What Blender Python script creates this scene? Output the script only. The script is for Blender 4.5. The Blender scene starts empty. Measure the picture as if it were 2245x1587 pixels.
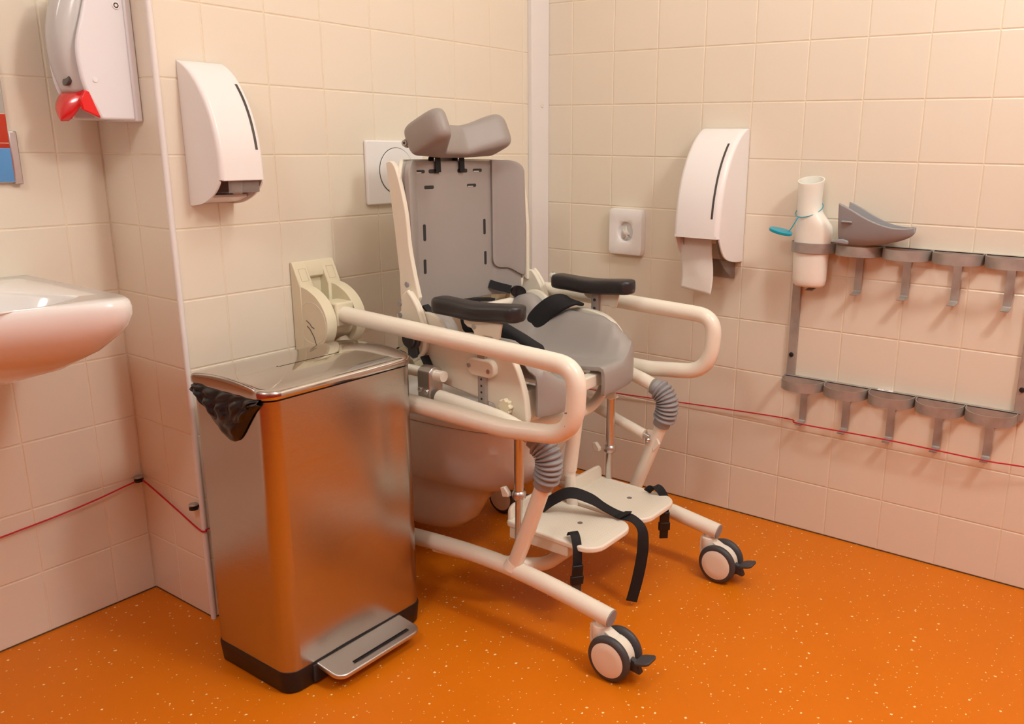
import bpy, bmesh, math, random
from mathutils import Vector, Matrix
random.seed(7)
PI = math.pi
SC = bpy.context.scene
COL = SC.collection

# ------------------------------------------------------------------ camera
cam_d = bpy.data.cameras.new('camera')
cam = bpy.data.objects.new('camera', cam_d)
COL.objects.link(cam)
R_ = Vector((0.56841, -0.82264, 0.01338)); U_ = Vector((0.19745, 0.15218, 0.96843)); W_ = Vector((0.79870, 0.54782, -0.24893))
cm = Matrix(((R_.x, U_.x, -W_.x), (R_.y, U_.y, -W_.y), (R_.z, U_.z, -W_.z))).to_4x4()
cm.translation = (-2.23254, -1.69556, 1.07864)
cam.matrix_world = cm
cam_d.sensor_width = 36.0
cam_d.lens = 1852.587 / 2245 * 36
cam_d.shift_x = -(1280.63 - 1122.5) / 2245
cam_d.shift_y = (793.65 - 793.5) / 2245
cam_d.clip_start = 0.02
SC.camera = cam

# ------------------------------------------------------------------ world, exposure
wd = bpy.data.worlds.new('world'); SC.world = wd; wd.use_nodes = True
wd.node_tree.nodes['Background'].inputs[0].default_value = (1.0, 0.95, 0.9, 1)
wd.node_tree.nodes['Background'].inputs[1].default_value = 0.02
SC.view_settings.view_transform = 'Standard'
SC.view_settings.look = 'None'
SC.view_settings.gamma = 1
SC.view_settings.use_curve_mapping = False
SC.view_settings.exposure = 0.08
LIGHT_COL = (1.0, 0.975, 0.92)
# ceiling luminaires: (x, y, length_x, length_y, watts)
LAMPS = [(-1.0, -2.3, 0.4, 0.4, 50.0), (-1.0, -1.25, 0.4, 0.4, 13.0), (-2.7, -1.1, 0.4, 0.4, 23.0)]  # second lamp is an added fill, evens the right wall towards the corner
CEIL = 2.5

# ------------------------------------------------------------------ materials
def hexlin(r, g, b):
    f = lambda c: (c / 12.92) if c <= 0.04045 else ((c + 0.055) / 1.055) ** 2.4
    return (f(r / 255), f(g / 255), f(b / 255), 1)

def mat(name, col, rough=0.5, metal=0.0, coat=0.0, spec=0.5, bump=0.0, bscale=60.0, var=0.0, vscale=6.0, trans=0.0, ior=1.45, sss=0.0, stretch=None, rvar=0.0):
    m = bpy.data.materials.new(name); m.use_nodes = True
    nt = m.node_tree; b = nt.nodes['Principled BSDF']
    b.inputs['Base Color'].default_value = col
    b.inputs['Roughness'].default_value = rough
    b.inputs['Metallic'].default_value = metal
    b.inputs['Coat Weight'].default_value = coat
    b.inputs['Coat Roughness'].default_value = 0.08
    b.inputs['Specular IOR Level'].default_value = spec
    b.inputs['Transmission Weight'].default_value = trans
    b.inputs['IOR'].default_value = ior
    if sss:
        b.inputs['Subsurface Weight'].default_value = sss
        b.inputs['Subsurface Radius'].default_value = (0.02, 0.012, 0.008)
        b.inputs['Subsurface Scale'].default_value = 0.3
    tc = nt.nodes.new('ShaderNodeTexCoord')
    src = tc.outputs['Object']
    if stretch:
        mp = nt.nodes.new('ShaderNodeMapping'); mp.inputs['Scale'].default_value = stretch
        nt.links.new(src, mp.inputs['Vector']); src = mp.outputs['Vector']
    if bump:
        n = nt.nodes.new('ShaderNodeTexNoise'); n.inputs['Scale'].default_value = bscale; n.inputs['Detail'].default_value = 3
        nt.links.new(src, n.inputs['Vector'])
        bp = nt.nodes.new('ShaderNodeBump'); bp.inputs['Strength'].default_value = bump; bp.inputs['Distance'].default_value = 0.001
        nt.links.new(n.outputs['Fac'], bp.inputs['Height']); nt.links.new(bp.outputs['Normal'], b.inputs['Normal'])
    if var or rvar:
        n2 = nt.nodes.new('ShaderNodeTexNoise'); n2.inputs['Scale'].default_value = vscale; n2.inputs['Detail'].default_value = 4
        nt.links.new(src, n2.inputs['Vector'])
    if var:
        mx = nt.nodes.new('ShaderNodeMix'); mx.data_type = 'RGBA'
        mx.inputs['A'].default_value = tuple(c * (1 - var) for c in col[:3]) + (1,)
        mx.inputs['B'].default_value = tuple(min(1, c * (1 + var)) for c in col[:3]) + (1,)
        nt.links.new(n2.outputs['Fac'], mx.inputs['Factor']); nt.links.new(mx.outputs['Result'], b.inputs['Base Color'])
    if rvar:
        mr = nt.nodes.new('ShaderNodeMapRange'); mr.inputs['To Min'].default_value = max(0, rough - rvar); mr.inputs['To Max'].default_value = rough + rvar
        nt.links.new(n2.outputs['Fac'], mr.inputs['Value']); nt.links.new(mr.outputs['Result'], b.inputs['Roughness'])
    return m

def g(v): return (v, v, v, 1)
M = {}
M['tile'] = mat('glazed_tile', (0.80, 0.735, 0.61, 1), 0.18, spec=0.6, bump=0.06, bscale=9, var=0.012, vscale=3)
M['grout'] = mat('grout', (0.80, 0.70, 0.53, 1), 0.9, var=0.12, vscale=30)
M['dirt'] = mat('dirty_joint', (0.10, 0.07, 0.045, 1), 0.9, var=0.3, vscale=50)
M['plaster'] = mat('white_plaster', (0.80, 0.78, 0.75, 1), 0.8)
M['trim'] = mat('white_lacquer_trim', (0.82, 0.80, 0.78, 1), 0.35)
M['cream'] = mat('cream_powder_coat', (0.86, 0.81, 0.69, 1), 0.28, coat=0.15, var=0.02, vscale=14)
M['shell'] = mat('cream_moulded_plastic', (0.80, 0.755, 0.63, 1), 0.32, var=0.02)
M['ivory'] = mat('yellowed_ivory_plastic', (0.78, 0.72, 0.53, 1), 0.4, var=0.03)
M['gray'] = mat('grey_foam_skin', (0.35, 0.325, 0.30, 1), 0.42, bump=0.10, bscale=420, var=0.03, vscale=9)
M['headgray'] = mat('grey_vinyl', (0.32, 0.29, 0.265, 1), 0.42, bump=0.25, bscale=300, var=0.04, vscale=12)
M['rubbergray'] = mat('grey_bellows_rubber', (0.30, 0.30, 0.31, 1), 0.5)
M['black'] = mat('black_foam', (0.026, 0.024, 0.025, 1), 0.36, bump=0.08, bscale=300)
M['blackfab'] = mat('black_webbing', (0.010, 0.010, 0.012, 1), 0.75, bump=0.5, bscale=900)
M['blackplastic'] = mat('black_plastic', (0.012, 0.011, 0.012, 1), 0.38)
M['liner'] = mat('black_bin_liner', (0.012, 0.012, 0.014, 1), 0.22)
M['tyre'] = mat('dark_grey_tyre', (0.060, 0.058, 0.062, 1), 0.48, var=0.1, vscale=20)
M['chrome'] = mat('chrome', (0.66, 0.65, 0.64, 1), 0.3, metal=1)
M['steel'] = mat('grey_steel_strip', (0.42, 0.385, 0.35, 1), 0.5, metal=0.45, var=0.38, vscale=25, rvar=0.1)
M['alu'] = mat('brushed_aluminium', (0.62, 0.61, 0.60, 1), 0.36, metal=1)
M['binsteel'] = mat('brushed_bin_steel', (0.50, 0.465, 0.43, 1), 0.22, metal=1, bump=0.10, bscale=40, stretch=(2.0, 2.0, 40.0), rvar=0.05, vscale=3)
M['lidsteel'] = mat('polished_lid_steel', (0.55, 0.53, 0.51, 1), 0.07, metal=1, rvar=0.02)
M['ceramic'] = mat('white_glazed_ceramic', (0.82, 0.80, 0.78, 1), 0.10, coat=0.4)
M['white'] = mat('white_plastic', (0.86, 0.85, 0.84, 1), 0.30)
M['coolwhite'] = mat('cool_white_plastic', (0.80, 0.80, 0.83, 1), 0.25)
M['milky'] = mat('milky_clear_plastic', (0.72, 0.72, 0.70, 1), 0.2); M['milky'].node_tree.nodes['Principled BSDF'].inputs['Alpha'].default_value = 0.8
M['red'] = mat('red_plastic', (0.80, 0.012, 0.014, 1), 0.22, coat=0.3)
M['cord'] = mat('red_cord', (0.52, 0.006, 0.02, 1), 0.6)
M['smoke'] = mat('smoked_clear_plastic', (0.36, 0.31, 0.28, 1), 0.08); M['smoke'].node_tree.nodes['Principled BSDF'].inputs['Alpha'].default_value = 0.42
M['clear'] = mat('clear_soft_plastic', (0.85, 0.82, 0.78, 1), 0.15); M['clear'].node_tree.nodes['Principled BSDF'].inputs['Alpha'].default_value = 0.6
M['slit'] = mat('dark_window_strip', (0.075, 0.065, 0.06, 1), 0.15)
M['paper'] = mat('soft_paper', (0.80, 0.76, 0.70, 1), 0.95, bump=0.4, bscale=60, sss=0.1)
M['urinal'] = mat('milky_polyethylene', (0.86, 0.84, 0.76, 1), 0.35, sss=0.5)
M['teal'] = mat('teal_plastic', (0.0, 0.33, 0.46, 1), 0.35)
M['yellow'] = mat('yellow_sticker', (0.85, 0.62, 0.0, 1), 0.5)
M['mirror'] = mat('mirror_glass', (0.9, 0.9, 0.9, 1), 0.0, metal=1)
M['redlac'] = mat('dark_red_door', (0.30, 0.008, 0.012, 1), 0.3)
M['greytile'] = mat('grey_wall_tile', (0.36, 0.34, 0.32, 1), 0.3)
M['redtile'] = mat('dark_red_tile', (0.45, 0.035, 0.014, 1), 0.3)
M['blue'] = mat('blue_panel', (0.10, 0.32, 0.70, 1), 0.5)
M['ink'] = mat('dark_ink', (0.03, 0.03, 0.03, 1), 0.7)
M['scuff'] = mat('grey_scuff', (0.20, 0.16, 0.15, 1), 0.8)
M['green'] = mat('green_plastic', (0.02, 0.35, 0.12, 1), 0.4)

def floor_material():
    m = bpy.data.materials.new('orange_speckled_vinyl'); m.use_nodes = True
    nt = m.node_tree; b = nt.nodes['Principled BSDF']
    L = nt.links.new
    tc = nt.nodes.new('ShaderNodeTexCoord')
    nz = nt.nodes.new('ShaderNodeTexNoise'); nz.inputs['Scale'].default_value = 160; L(tc.outputs['Object'], nz.inputs['Vector'])
    sub = nt.nodes.new('ShaderNodeVectorMath'); sub.operation = 'MULTIPLY_ADD'
    sub.inputs[1].default_value = (0.006, 0.006, 0.0); L(nz.outputs['Color'], sub.inputs[0]); L(tc.outputs['Object'], sub.inputs[2])
    def flecks(scale, rad, frac):
        v = nt.nodes.new('ShaderNodeTexVoronoi'); v.voronoi_dimensions = '2D'; v.inputs['Scale'].default_value = scale; L(sub.outputs[0], v.inputs['Vector'])
        sep = nt.nodes.new('ShaderNodeSeparateColor'); L(v.outputs['Color'], sep.inputs[0])
        # radius varies per cell
        rr = nt.nodes.new('ShaderNodeMath'); rr.operation = 'MULTIPLY'; rr.inputs[1].default_value = rad; L(sep.outputs[1], rr.inputs[0])
        lt = nt.nodes.new('ShaderNodeMath'); lt.operation = 'LESS_THAN'; L(v.outputs['Distance'], lt.inputs[0]); L(rr.outputs[0], lt.inputs[1])
        on = nt.nodes.new('ShaderNodeMath'); on.operation = 'LESS_THAN'; on.inputs[1].default_value = frac; L(sep.outputs[0], on.inputs[0])
        mu = nt.nodes.new('ShaderNodeMath'); mu.operation = 'MULTIPLY'; L(lt.outputs[0], mu.inputs[0]); L(on.outputs[0], mu.inputs[1])
        return mu
    a = flecks(34, 0.09, 0.48); c = flecks(62, 0.09, 0.36)
    mx = nt.nodes.new('ShaderNodeMath'); mx.operation = 'MAXIMUM'; L(a.outputs[0], mx.inputs[0]); L(c.outputs[0], mx.inputs[1])
    n2 = nt.nodes.new('ShaderNodeTexNoise'); n2.inputs['Scale'].default_value = 5; n2.inputs['Detail'].default_value = 5; L(tc.outputs['Object'], n2.inputs['Vector'])
    base = nt.nodes.new('ShaderNodeMix'); base.data_type = 'RGBA'
    base.inputs['A'].default_value = (0.66, 0.165, 0.003, 1); base.inputs['B'].default_value = (0.73, 0.192, 0.005, 1)
    L(n2.outputs['Fac'], base.inputs['Factor'])
    fin = nt.nodes.new('ShaderNodeMix'); fin.data_type = 'RGBA'; fin.inputs['B'].default_value = (0.90, 0.72, 0.40, 1)
    L(base.outputs['Result'], fin.inputs['A']); L(mx.outputs[0], fin.inputs['Factor']); L(fin.outputs['Result'], b.inputs['Base Color'])
    b.inputs['Roughness'].default_value = 0.38
    b.inputs['Specular IOR Level'].default_value = 0.22
    return m
M['floor'] = floor_material()

def emis(name, col, s):
    m = bpy.data.materials.new(name); m.use_nodes = True
    b = m.node_tree.nodes['Principled BSDF']
    b.inputs['Emission Color'].default_value = tuple(col) + (1,); b.inputs['Emission Strength'].default_value = s
    return m
M['diffuser'] = emis('lit_diffuser', LIGHT_COL, 1.0)

# ------------------------------------------------------------------ geometry helpers
class G:
    def __init__(s): s.v = []; s.f = []; s.m = []
    def add(s, vs, fs, mi=0):
        o = len(s.v); s.v += [tuple(p) for p in vs]; s.f += [tuple(i + o for i in f) for f in fs]; s.m += [mi] * len(fs); return s
    def box(s, lo, hi, mi=0, T=None):
        (a, b, c), (d, e, f) = lo, hi
        vs = [Vector(p) for p in ((a,b,c),(d,b,c),(d,e,c),(a,e,c),(a,b,f),(d,b,f),(d,e,f),(a,e,f))]
        if T: vs = [T @ p for p in vs]
        return s.add(vs, [(0,3,2,1),(4,5,6,7),(0,1,5,4),(1,2,6,5),(2,3,7,6),(3,0,4,7)], mi)
    def rings(s, R, closed=True, cap0=True, cap1=True, mi=0):
        n = len(R[0]); vs = [p for r in R for p in r]; fs = []
        for i in range(len(R) - 1):
            for j in range(n if closed else n - 1):
                k = (j + 1) % n
                fs.append((i*n+j, i*n+k, (i+1)*n+k, (i+1)*n+j))
        if cap0: fs.append(tuple(range(n - 1, -1, -1)))
        if cap1: fs.append(tuple((len(R)-1)*n + j for j in range(n)))
        return s.add(vs, fs, mi)
    def grid(s, P, mi=0):
        n = len(P[0]); vs = [p for r in P for p in r]
        fs = [(i*n+j, i*n+j+1, (i+1)*n+j+1, (i+1)*n+j) for i in range(len(P)-1) for j in range(n-1)]
        return s.add(vs, fs, mi)
    def tube(s, path, r, seg=20, mi=0, caps=True, flat=None):
        P = [Vector(p) for p in path]; n = len(P)
        rad = r if isinstance(r, (list, tuple)) else [r] * n
        T = []
        for i in range(n):
            t = (P[min(i+1, n-1)] - P[max(i-1, 0)]); T.append(t.normalized())
        up = Vector((0, 0, 1)) if abs(T[0].z) < 0.9 else Vector((0, 1, 0))
        N = (up - T[0] * up.dot(T[0])).normalized(); R = []
        for i in range(n):
            N = (N - T[i] * N.dot(T[i])).normalized(); B = T[i].cross(N)
            if flat:
                w, h = flat
                R.append([P[i] + B*w*a + N*h*b for a, b in ((-1,-1),(1,-1),(1,1),(-1,1))])
            else:
                R.append([P[i] + (N*math.cos(2*PI*k/seg) + B*math.sin(2*PI*k/seg)) * rad[i] for k in range(seg)])
        return s.rings(R, True, caps, caps, mi)
    def lathe(s, prof, o, ax, seg=32, mi=0, cap0=False, cap1=False):
        o = Vector(o); ax = Vector(ax).normalized()
        u = Vector((0,0,1)) if abs(ax.z) < 0.9 else Vector((1,0,0))
        a = (u - ax*u.dot(ax)).normalized(); b = ax.cross(a)
        R = [[o + ax*h + (a*math.cos(2*PI*k/seg) + b*math.sin(2*PI*k/seg)) * max(r, 1e-5) for k in range(seg)] for r, h in prof]
        return s.rings(R, True, cap0, cap1, mi)
    def disc(s, o, ax, r, h, seg=32, mi=0, bev=0.0):
        b = bev or min(r, h) * 0.25
        return s.lathe([(0, 0), (r - b, 0), (r, b), (r, h - b), (r - b, h), (0, h)], o, ax, seg, mi)
    def prism(s, out, fn, d0, d1, mi=0):
        n = len(out)
        vs = [fn(p[0], p[1], d0) for p in out] + [fn(p[0], p[1], d1) for p in out]
        fs = [tuple(range(n - 1, -1, -1)), tuple(range(n, 2*n))] + [(i, (i+1) % n, n + (i+1) % n, n + i) for i in range(n)]
        return s.add(vs, fs, mi)
    def ball(s, o, r, mi=0, seg=20, sz=1.0):
        return s.lathe([(r*math.sin(PI*i/10), -r*sz*math.cos(PI*i/10)) for i in range(11)], o, (0,0,1), seg, mi)

def islands(geo):
    par = list(range(len(geo.v)))
    key = {}
    def find(a):
        while par[a] != a: par[a] = par[par[a]]; a = par[a]
        return a
    for i, p in enumerate(geo.v):
        k = tuple(round(c, 6) for c in p)
        if k in key: par[find(i)] = find(key[k])
        else: key[k] = i
    for f in geo.f:
        for i in f[1:]: par[find(i)] = find(f[0])
    out = {}
    for f, m in zip(geo.f, geo.m):
        g2 = out.setdefault(find(f[0]), G()); g2.add([geo.v[i] for i in f], [tuple(range(len(f)))], m)
    return list(out.values())
def obs(name, geo, mats, parent=None, label=None, **k):
    """one object per separate piece"""
    r = []
    for g2 in islands(geo):
        o = ob(name, g2, mats, parent, **k)
        if label: o['label'] = label
        r.append(o)
    return r

def ob(name, geo, mats, parent=None, bevel=0.0, bseg=2, sub=0, solid=0.0, soff=-1.0, ang=35, flat=False, face=None):
    me = bpy.data.meshes.new(name)
    me.from_pydata(geo.v, [], geo.f)
    if not isinstance(mats, (list, tuple)): mats = [mats]
    for m in mats: me.materials.append(M[m])
    for i, p in enumerate(me.polygons): p.material_index = geo.m[i]
    bm = bmesh.new(); bm.from_mesh(me)
    bmesh.ops.remove_doubles(bm, verts=bm.verts, dist=2e-6)
    bmesh.ops.recalc_face_normals(bm, faces=bm.faces)
    if face is not None:      # the modelled sheet is the visible side; thickness goes behind it
        fv = Vector(face); soff = -1.0 if sum((f.normal*f.calc_area()).dot(fv) for f in bm.faces) > 0 else 1.0
    bm.to_mesh(me); bm.free()
    if not flat:
        me.shade_smooth()
        if not sub: me.set_sharp_from_angle(angle=math.radians(ang))
    o = bpy.data.objects.new(name, me); COL.objects.link(o)
    if solid:
        md = o.modifiers.new('solid', 'SOLIDIFY'); md.thickness = solid; md.offset = soff
    if bevel:
        md = o.modifiers.new('bevel', 'BEVEL'); md.width = bevel; md.segments = bseg; md.limit_method = 'ANGLE'; md.angle_limit = math.radians(40)
    if sub:
        md = o.modifiers.new('sub', 'SUBSURF'); md.levels = sub; md.render_levels = sub
    if parent is not None:
        o.parent = parent
        o.matrix_parent_inverse = PINV[parent.name]
    PINV[o.name] = PINV[parent.name] @ Matrix() if False else Matrix()
    return o
PINV = {}

def thing(name, label, cat, loc, group=None):
    o = bpy.data.objects.new(name, None); COL.objects.link(o)
    o.location = loc; o.empty_display_size = 0.05
    o['label'] = label; o['category'] = cat
    if group: o['group'] = group
    PINV[o.name] = Matrix.Translation(-Vector(loc))
    return o
def tag(o, label, cat, group=None):
    o['label'] = label; o['category'] = cat
    if group: o['group'] = group
    return o
def struct(o, label=None):
    o['kind'] = 'structure'
    return o
def part(name, label, *a, **k):
    o = ob(name, *a, **k)
    if label: o['label'] = label
    return o

def catmull(pts, n=8):
    P = [Vector(p) for p in pts]; out = []
    for i in range(len(P) - 1):
        p0, p1, p2, p3 = P[max(i-1, 0)], P[i], P[i+1], P[min(i+2, len(P)-1)]
        for k in range(n):
            t = k / n
            out.append(0.5*((2*p1) + (p2-p0)*t + (2*p0-5*p1+4*p2-p3)*t*t + (3*p1-p0-3*p2+p3)*t**3))
    out.append(P[-1]); return out
def fillet(pts, r, n=8):
    P = [Vector(p) for p in pts]; out = [P[0]]
    rr = r if isinstance(r, (list, tuple)) else [r] * len(P)
    for i in range(1, len(P) - 1):
        a, b, c = P[i-1], P[i], P[i+1]
        u = (a - b).normalized(); w = (c - b).normalized()
        half = u.angle(w) / 2
        d = min(rr[i] / math.tan(half), (a-b).length*0.49, (c-b).length*0.49) if half < PI/2 - 0.01 else 0
        if d <= 0: out.append(b); continue
        p, q = b + u*d, b + w*d
        for k in range(n + 1):
            t = k / n
            out.append(p*(1-t)**2 + b*2*t*(1-t) + q*t*t)
    out.append(P[-1]); return out
def sup(n=40, e=2.6):
    r = []
    for k in range(n):
        t = 2*PI*k/n; c, s_ = math.cos(t), math.sin(t)
        r.append((math.copysign(abs(c)**(2/e), c), math.copysign(abs(s_)**(2/e), s_)))
    return r
def interp(x, tab):
    if x <= tab[0][0]: return tab[0][1]
    for (a, b), (c, d) in zip(tab, tab[1:]):
        if x <= c:
            t = (x - a) / (c - a); t = t*t*(3-2*t)
            return b + (d - b) * t
    return tab[-1][1]
def sm(a, b, x):
    t = min(1, max(0, (x - a) / (b - a))); return t*t*(3-2*t)
def YZ(x): return lambda p, q, d: (x + d, p, q)
def rrect(x0, y0, x1, y1, r, n=6):
    out = []
    rs = r if isinstance(r, (list, tuple)) else [r]*4
    for (cx, cy, a), rad in zip(((x1, y0, -90), (x1, y1, 0), (x0, y1, 90), (x0, y0, 180)), rs):
        ox = cx - rad if cx == x1 else cx + rad; oy = cy - rad if cy == y1 else cy + rad
        for k in range(n + 1):
            t = math.radians(a + 90*k/n); out.append((ox + rad*math.cos(t), oy + rad*math.sin(t)))
    return out

# ------------------------------------------------------------------ the room
T = 0.15
ROOM_X, ROOM_Y = -3.05, -3.0
def tile_wall(name, us, vs, fn, dado=0.0):
    """us, vs: grout positions incl. borders; fn(u, v, d) -> point, d>0 into the room"""
    geo = G()
    geo.add([fn(us[0] - .004, vs[0], -.0011), fn(us[-1] + .004, vs[0], -.0011), fn(us[-1] + .004, vs[-1], -.0011), fn(us[0] - .004, vs[-1], -.0011)], [(0, 1, 2, 3)], 1)
    for i in range(len(us) - 1):
        for j in range(len(vs) - 1):
            a, b, c, d = us[i] + .0011, us[i+1] - .0011, vs[j] + .0011, vs[j+1] - .0011
            if j == 0: c = vs[0] + .003
            e = .0020
            if b - a < .006 or d - c < .006: continue
            ov = [fn(a, c, -.0013), fn(b, c, -.0013), fn(b, d, -.0013), fn(a, d, -.0013)]
            md = [fn(a+.0003, c+.0003, -.0006), fn(b-.0003, c+.0003, -.0006), fn(b-.0003, d-.0003, -.0006), fn(a+.0003, d-.0003, -.0006)]
            iv = [fn(a+e, c+e, 0), fn(b-e, c+e, 0), fn(b-e, d-e, 0), fn(a+e, d-e, 0)]
            fs = [(8, 9, 10, 11)]
            for q in range(4):
                w = (q+1) % 4; fs += [(q, w, 4+w, 4+q), (4+q, 4+w, 8+w, 8+q)]
            geo.add(ov + md + iv, fs, 0 if not dado else (3 if d < dado else 4))
    geo.add([fn(us[0], vs[0], -.0004), fn(us[-1], vs[0], -.0004), fn(us[-1], vs[0]+.0035, -.0004), fn(us[0], vs[0]+.0035, -.0004)], [(0, 1, 2, 3)], 2)
    return struct(ob(name, geo, ['tile', 'grout', 'dirt', 'redtile', 'greytile'], flat=True))
rows = [0.0] + [1.49677 - T*i for i in range(9, -8, -1)]
rows = [r for r in rows if r < CEIL - .01] + [CEIL]
XE, YS = -1.2693, 0.2452
us = [-x for x in ([-XE] + [0.11125 + T*k for k in range(7, -1, -1)] + [0.0])]
tile_wall('wall_back', us, rows, lambda u, v, d: (u, -d, v))
us = [0.0] + [-(0.10565 + T*k) for k in range(0, 22) if 0.10565 + T*k < -ROOM_Y - .02] + [ROOM_Y]
tile_wall('wall_right', us[::-1], rows, lambda u, v, d: (-d, u, v))
us = [XE] + [-1.36225 - T*k for k in range(0, 12) if -1.36225 - T*k > ROOM_X + .02] + [ROOM_X]
tile_wall('wall_sink', us[::-1], rows, lambda u, v, d: (u, YS - d, v))
tile_wall('wall_return', [0.0, 0.12823, YS], rows, lambda u, v, d: (XE - d, u, v))
us = [ROOM_Y + T*k for k in range(0, 24) if ROOM_Y + T*k < YS - .02] + [YS]
tile_wall('wall_left', us, rows, lambda u, v, d: (ROOM_X + d, u, v), 1.21)
us = [ROOM_X + T*k for k in range(0, 21) if ROOM_X + T*k < -.02] + [0.0]
tile_wall('wall_front', us, rows, lambda u, v, d: (u, ROOM_Y + d, v), 1.21)
struct(ob('floor', G().box((ROOM_X - .1, ROOM_Y - .1, -.06), (.1, YS + .1, 0)), 'floor'))
struct(ob('ceiling', G().box((ROOM_X - .1, ROOM_Y - .1, CEIL), (.1, YS + .1, CEIL + .06)), 'plaster'))
# white corner board and corner bead
tb = thing('trim_1', 'white board covering the room corner', 'trim', (-.045, -.008, 0)); tb['kind'] = 'structure'
ob('board', G().box((-.0875, -.0165, 0), (-.0005, 0, CEIL)), 'trim', tb, bevel=.002)
geo = G(); geo.disc((-.036, -.0165, 1.196), (0, -1, 0), .007, .002, 20, 0, .0008)
ob('screw_cap', geo, 'shell', tb)
geo = G(); geo.tube([(XE + .001, .001, 0), (XE + .001, .001, CEIL)], .0062, 20)
bead = ob('trim_2', geo, 'trim'); bead['kind'] = 'structure'
# blue board on the red front wall, seen only in the mirror
bb = ob('wall_board', G().box((-.34, ROOM_Y + .0005, .50), (-.085, ROOM_Y + .02, 1.02)), 'blue', bevel=.003)
tag(bb, 'blue board on the dark red wall reflected in the mirror', 'board')

# round opal ceiling luminaires, the second an added fill light
for i, (lx, ly, sx, sy, w) in enumerate(LAMPS):
    t = thing('ceiling_light', ['round opal ceiling light above the open floor', 'added round opal fill light brightening the right wall near the corner', 'round opal ceiling light near the dark red left wall'][i], 'ceiling light', (lx, ly, CEIL), 'ceiling lights')
    geo = G(); geo.disc((lx, ly, CEIL - .001), (0, 0, -1), sx/2, .03, 48, 0, .006); ob('housing', geo, 'white', t)
    geo = G(); geo.lathe([(sx/2 - .01, .029), (sx/2 - .015, .045), (sx/2 - .06, .065), (.05, .075), (0, .076)], (lx, ly, CEIL), (0, 0, -1), 48); ob('diffuser', geo, 'diffuser', t)
    ld = bpy.data.lights.new('lamp_glow', 'POINT'); ld.shadow_soft_size = .14; ld.energy = w; ld.color = LIGHT_COL
    lo = bpy.data.objects.new('lamp_glow', ld); COL.objects.link(lo); lo.location = (lx, ly, CEIL - .21)
    lo.parent = t; lo.matrix_parent_inverse = PINV[t.name]

# ------------------------------------------------------------------ shower toilet chair
XC = -0.653
ch = thing('shower_toilet_chair', 'grey and cream wheeled shower toilet chair with headrest, parked over the toilet', 'toilet chair', (XC, -.48, 0))
CP = ch
def both(fn):
    for s in (-1, 1): fn(s, lambda h: XC + s*h)

def castor(x, y):
    geo = G()
    geo.lathe([(0, .0), (.010, 0), (.010, .016), (0, .016)], (x, y, .1075), (0, 0, 1), 20, 1)        # stem
    prof = [(0, .070), (.017, .070), (.0205, .078), (.0205, .104), (.019, .109), (.012, .1105), (0, .1105)]
    geo.lathe([(r, h) for r, h in prof], (x, y, 0), (0, 0, 1), 28, 0)
    arc = [(y - .036 + .042*math.cos(t), .05 + .042*math.sin(t)) for t in [math.radians(a) for a in range(-35, 176, 10)]]
    out = arc + [(y + .019, .080), (y + .0205, .10), (y - .01, .10)]
    out = arc + [(y - .06, .035), (y - .04, .03)]
    geo.prism([(y - .036 + .041*math.cos(t), .05 + .041*math.sin(t)) for t in [2*PI*k/36 for k in range(36)]], YZ(x), -.013, .013, 0)
    geo.prism([(y + .020, .108), (y + .021, .07), (y + .010, .045), (y - .03, .05), (y - .045, .088), (y - .018, .100), (y - .012, .107)], YZ(x), -.0125, .0125, 0)
    c = ob('castor', geo, ['cream', 'chrome'], ch, bevel=.0015)
    yc, zc = y - .036, .0505
    for s in (-1, 1):
        w = G()
        x0 = x + s*.0145
        w.lathe([(0, 0), (.036, 0), (.0445, .001), (.0492, .005), (.0505, .0095), (.0492, .014), (.0455, .0178), (.0405, .019), (.0385, .0186)], (x0, yc, zc), (s, 0, 0), 48, 0)
        w.lathe([(.0385, .0186), (.037, .0196), (.02, .0200), (0, .0202)], (x0, yc, zc), (s, 0, 0), 48, 1)
        wh = ob('wheel', w, ['tyre', 'cream'], c, ang=50)
    p = G()
    p.prism([(yc - .030, .030), (yc - .062, .026), (yc - .066, .030), (yc - .056, .052), (yc - .036, .058)], YZ(x), -.006, .006)
    top = [(-.017, -.066, .055), (.017, -.066, .055), (.017, -.046, .061), (-.017, -.046, .061)]
    rr = rrect(-.021, -.094, .021, -.058, .011)
    p.prism(rr, lambda a, b_, d: (x + a, yc + b_ + .004, .054 + (-b_ - .044)*.30 + d - .006), 0, .007)
    ob('brake_pedal', p, 'tyre', c, bevel=.002)
    return c

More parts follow.
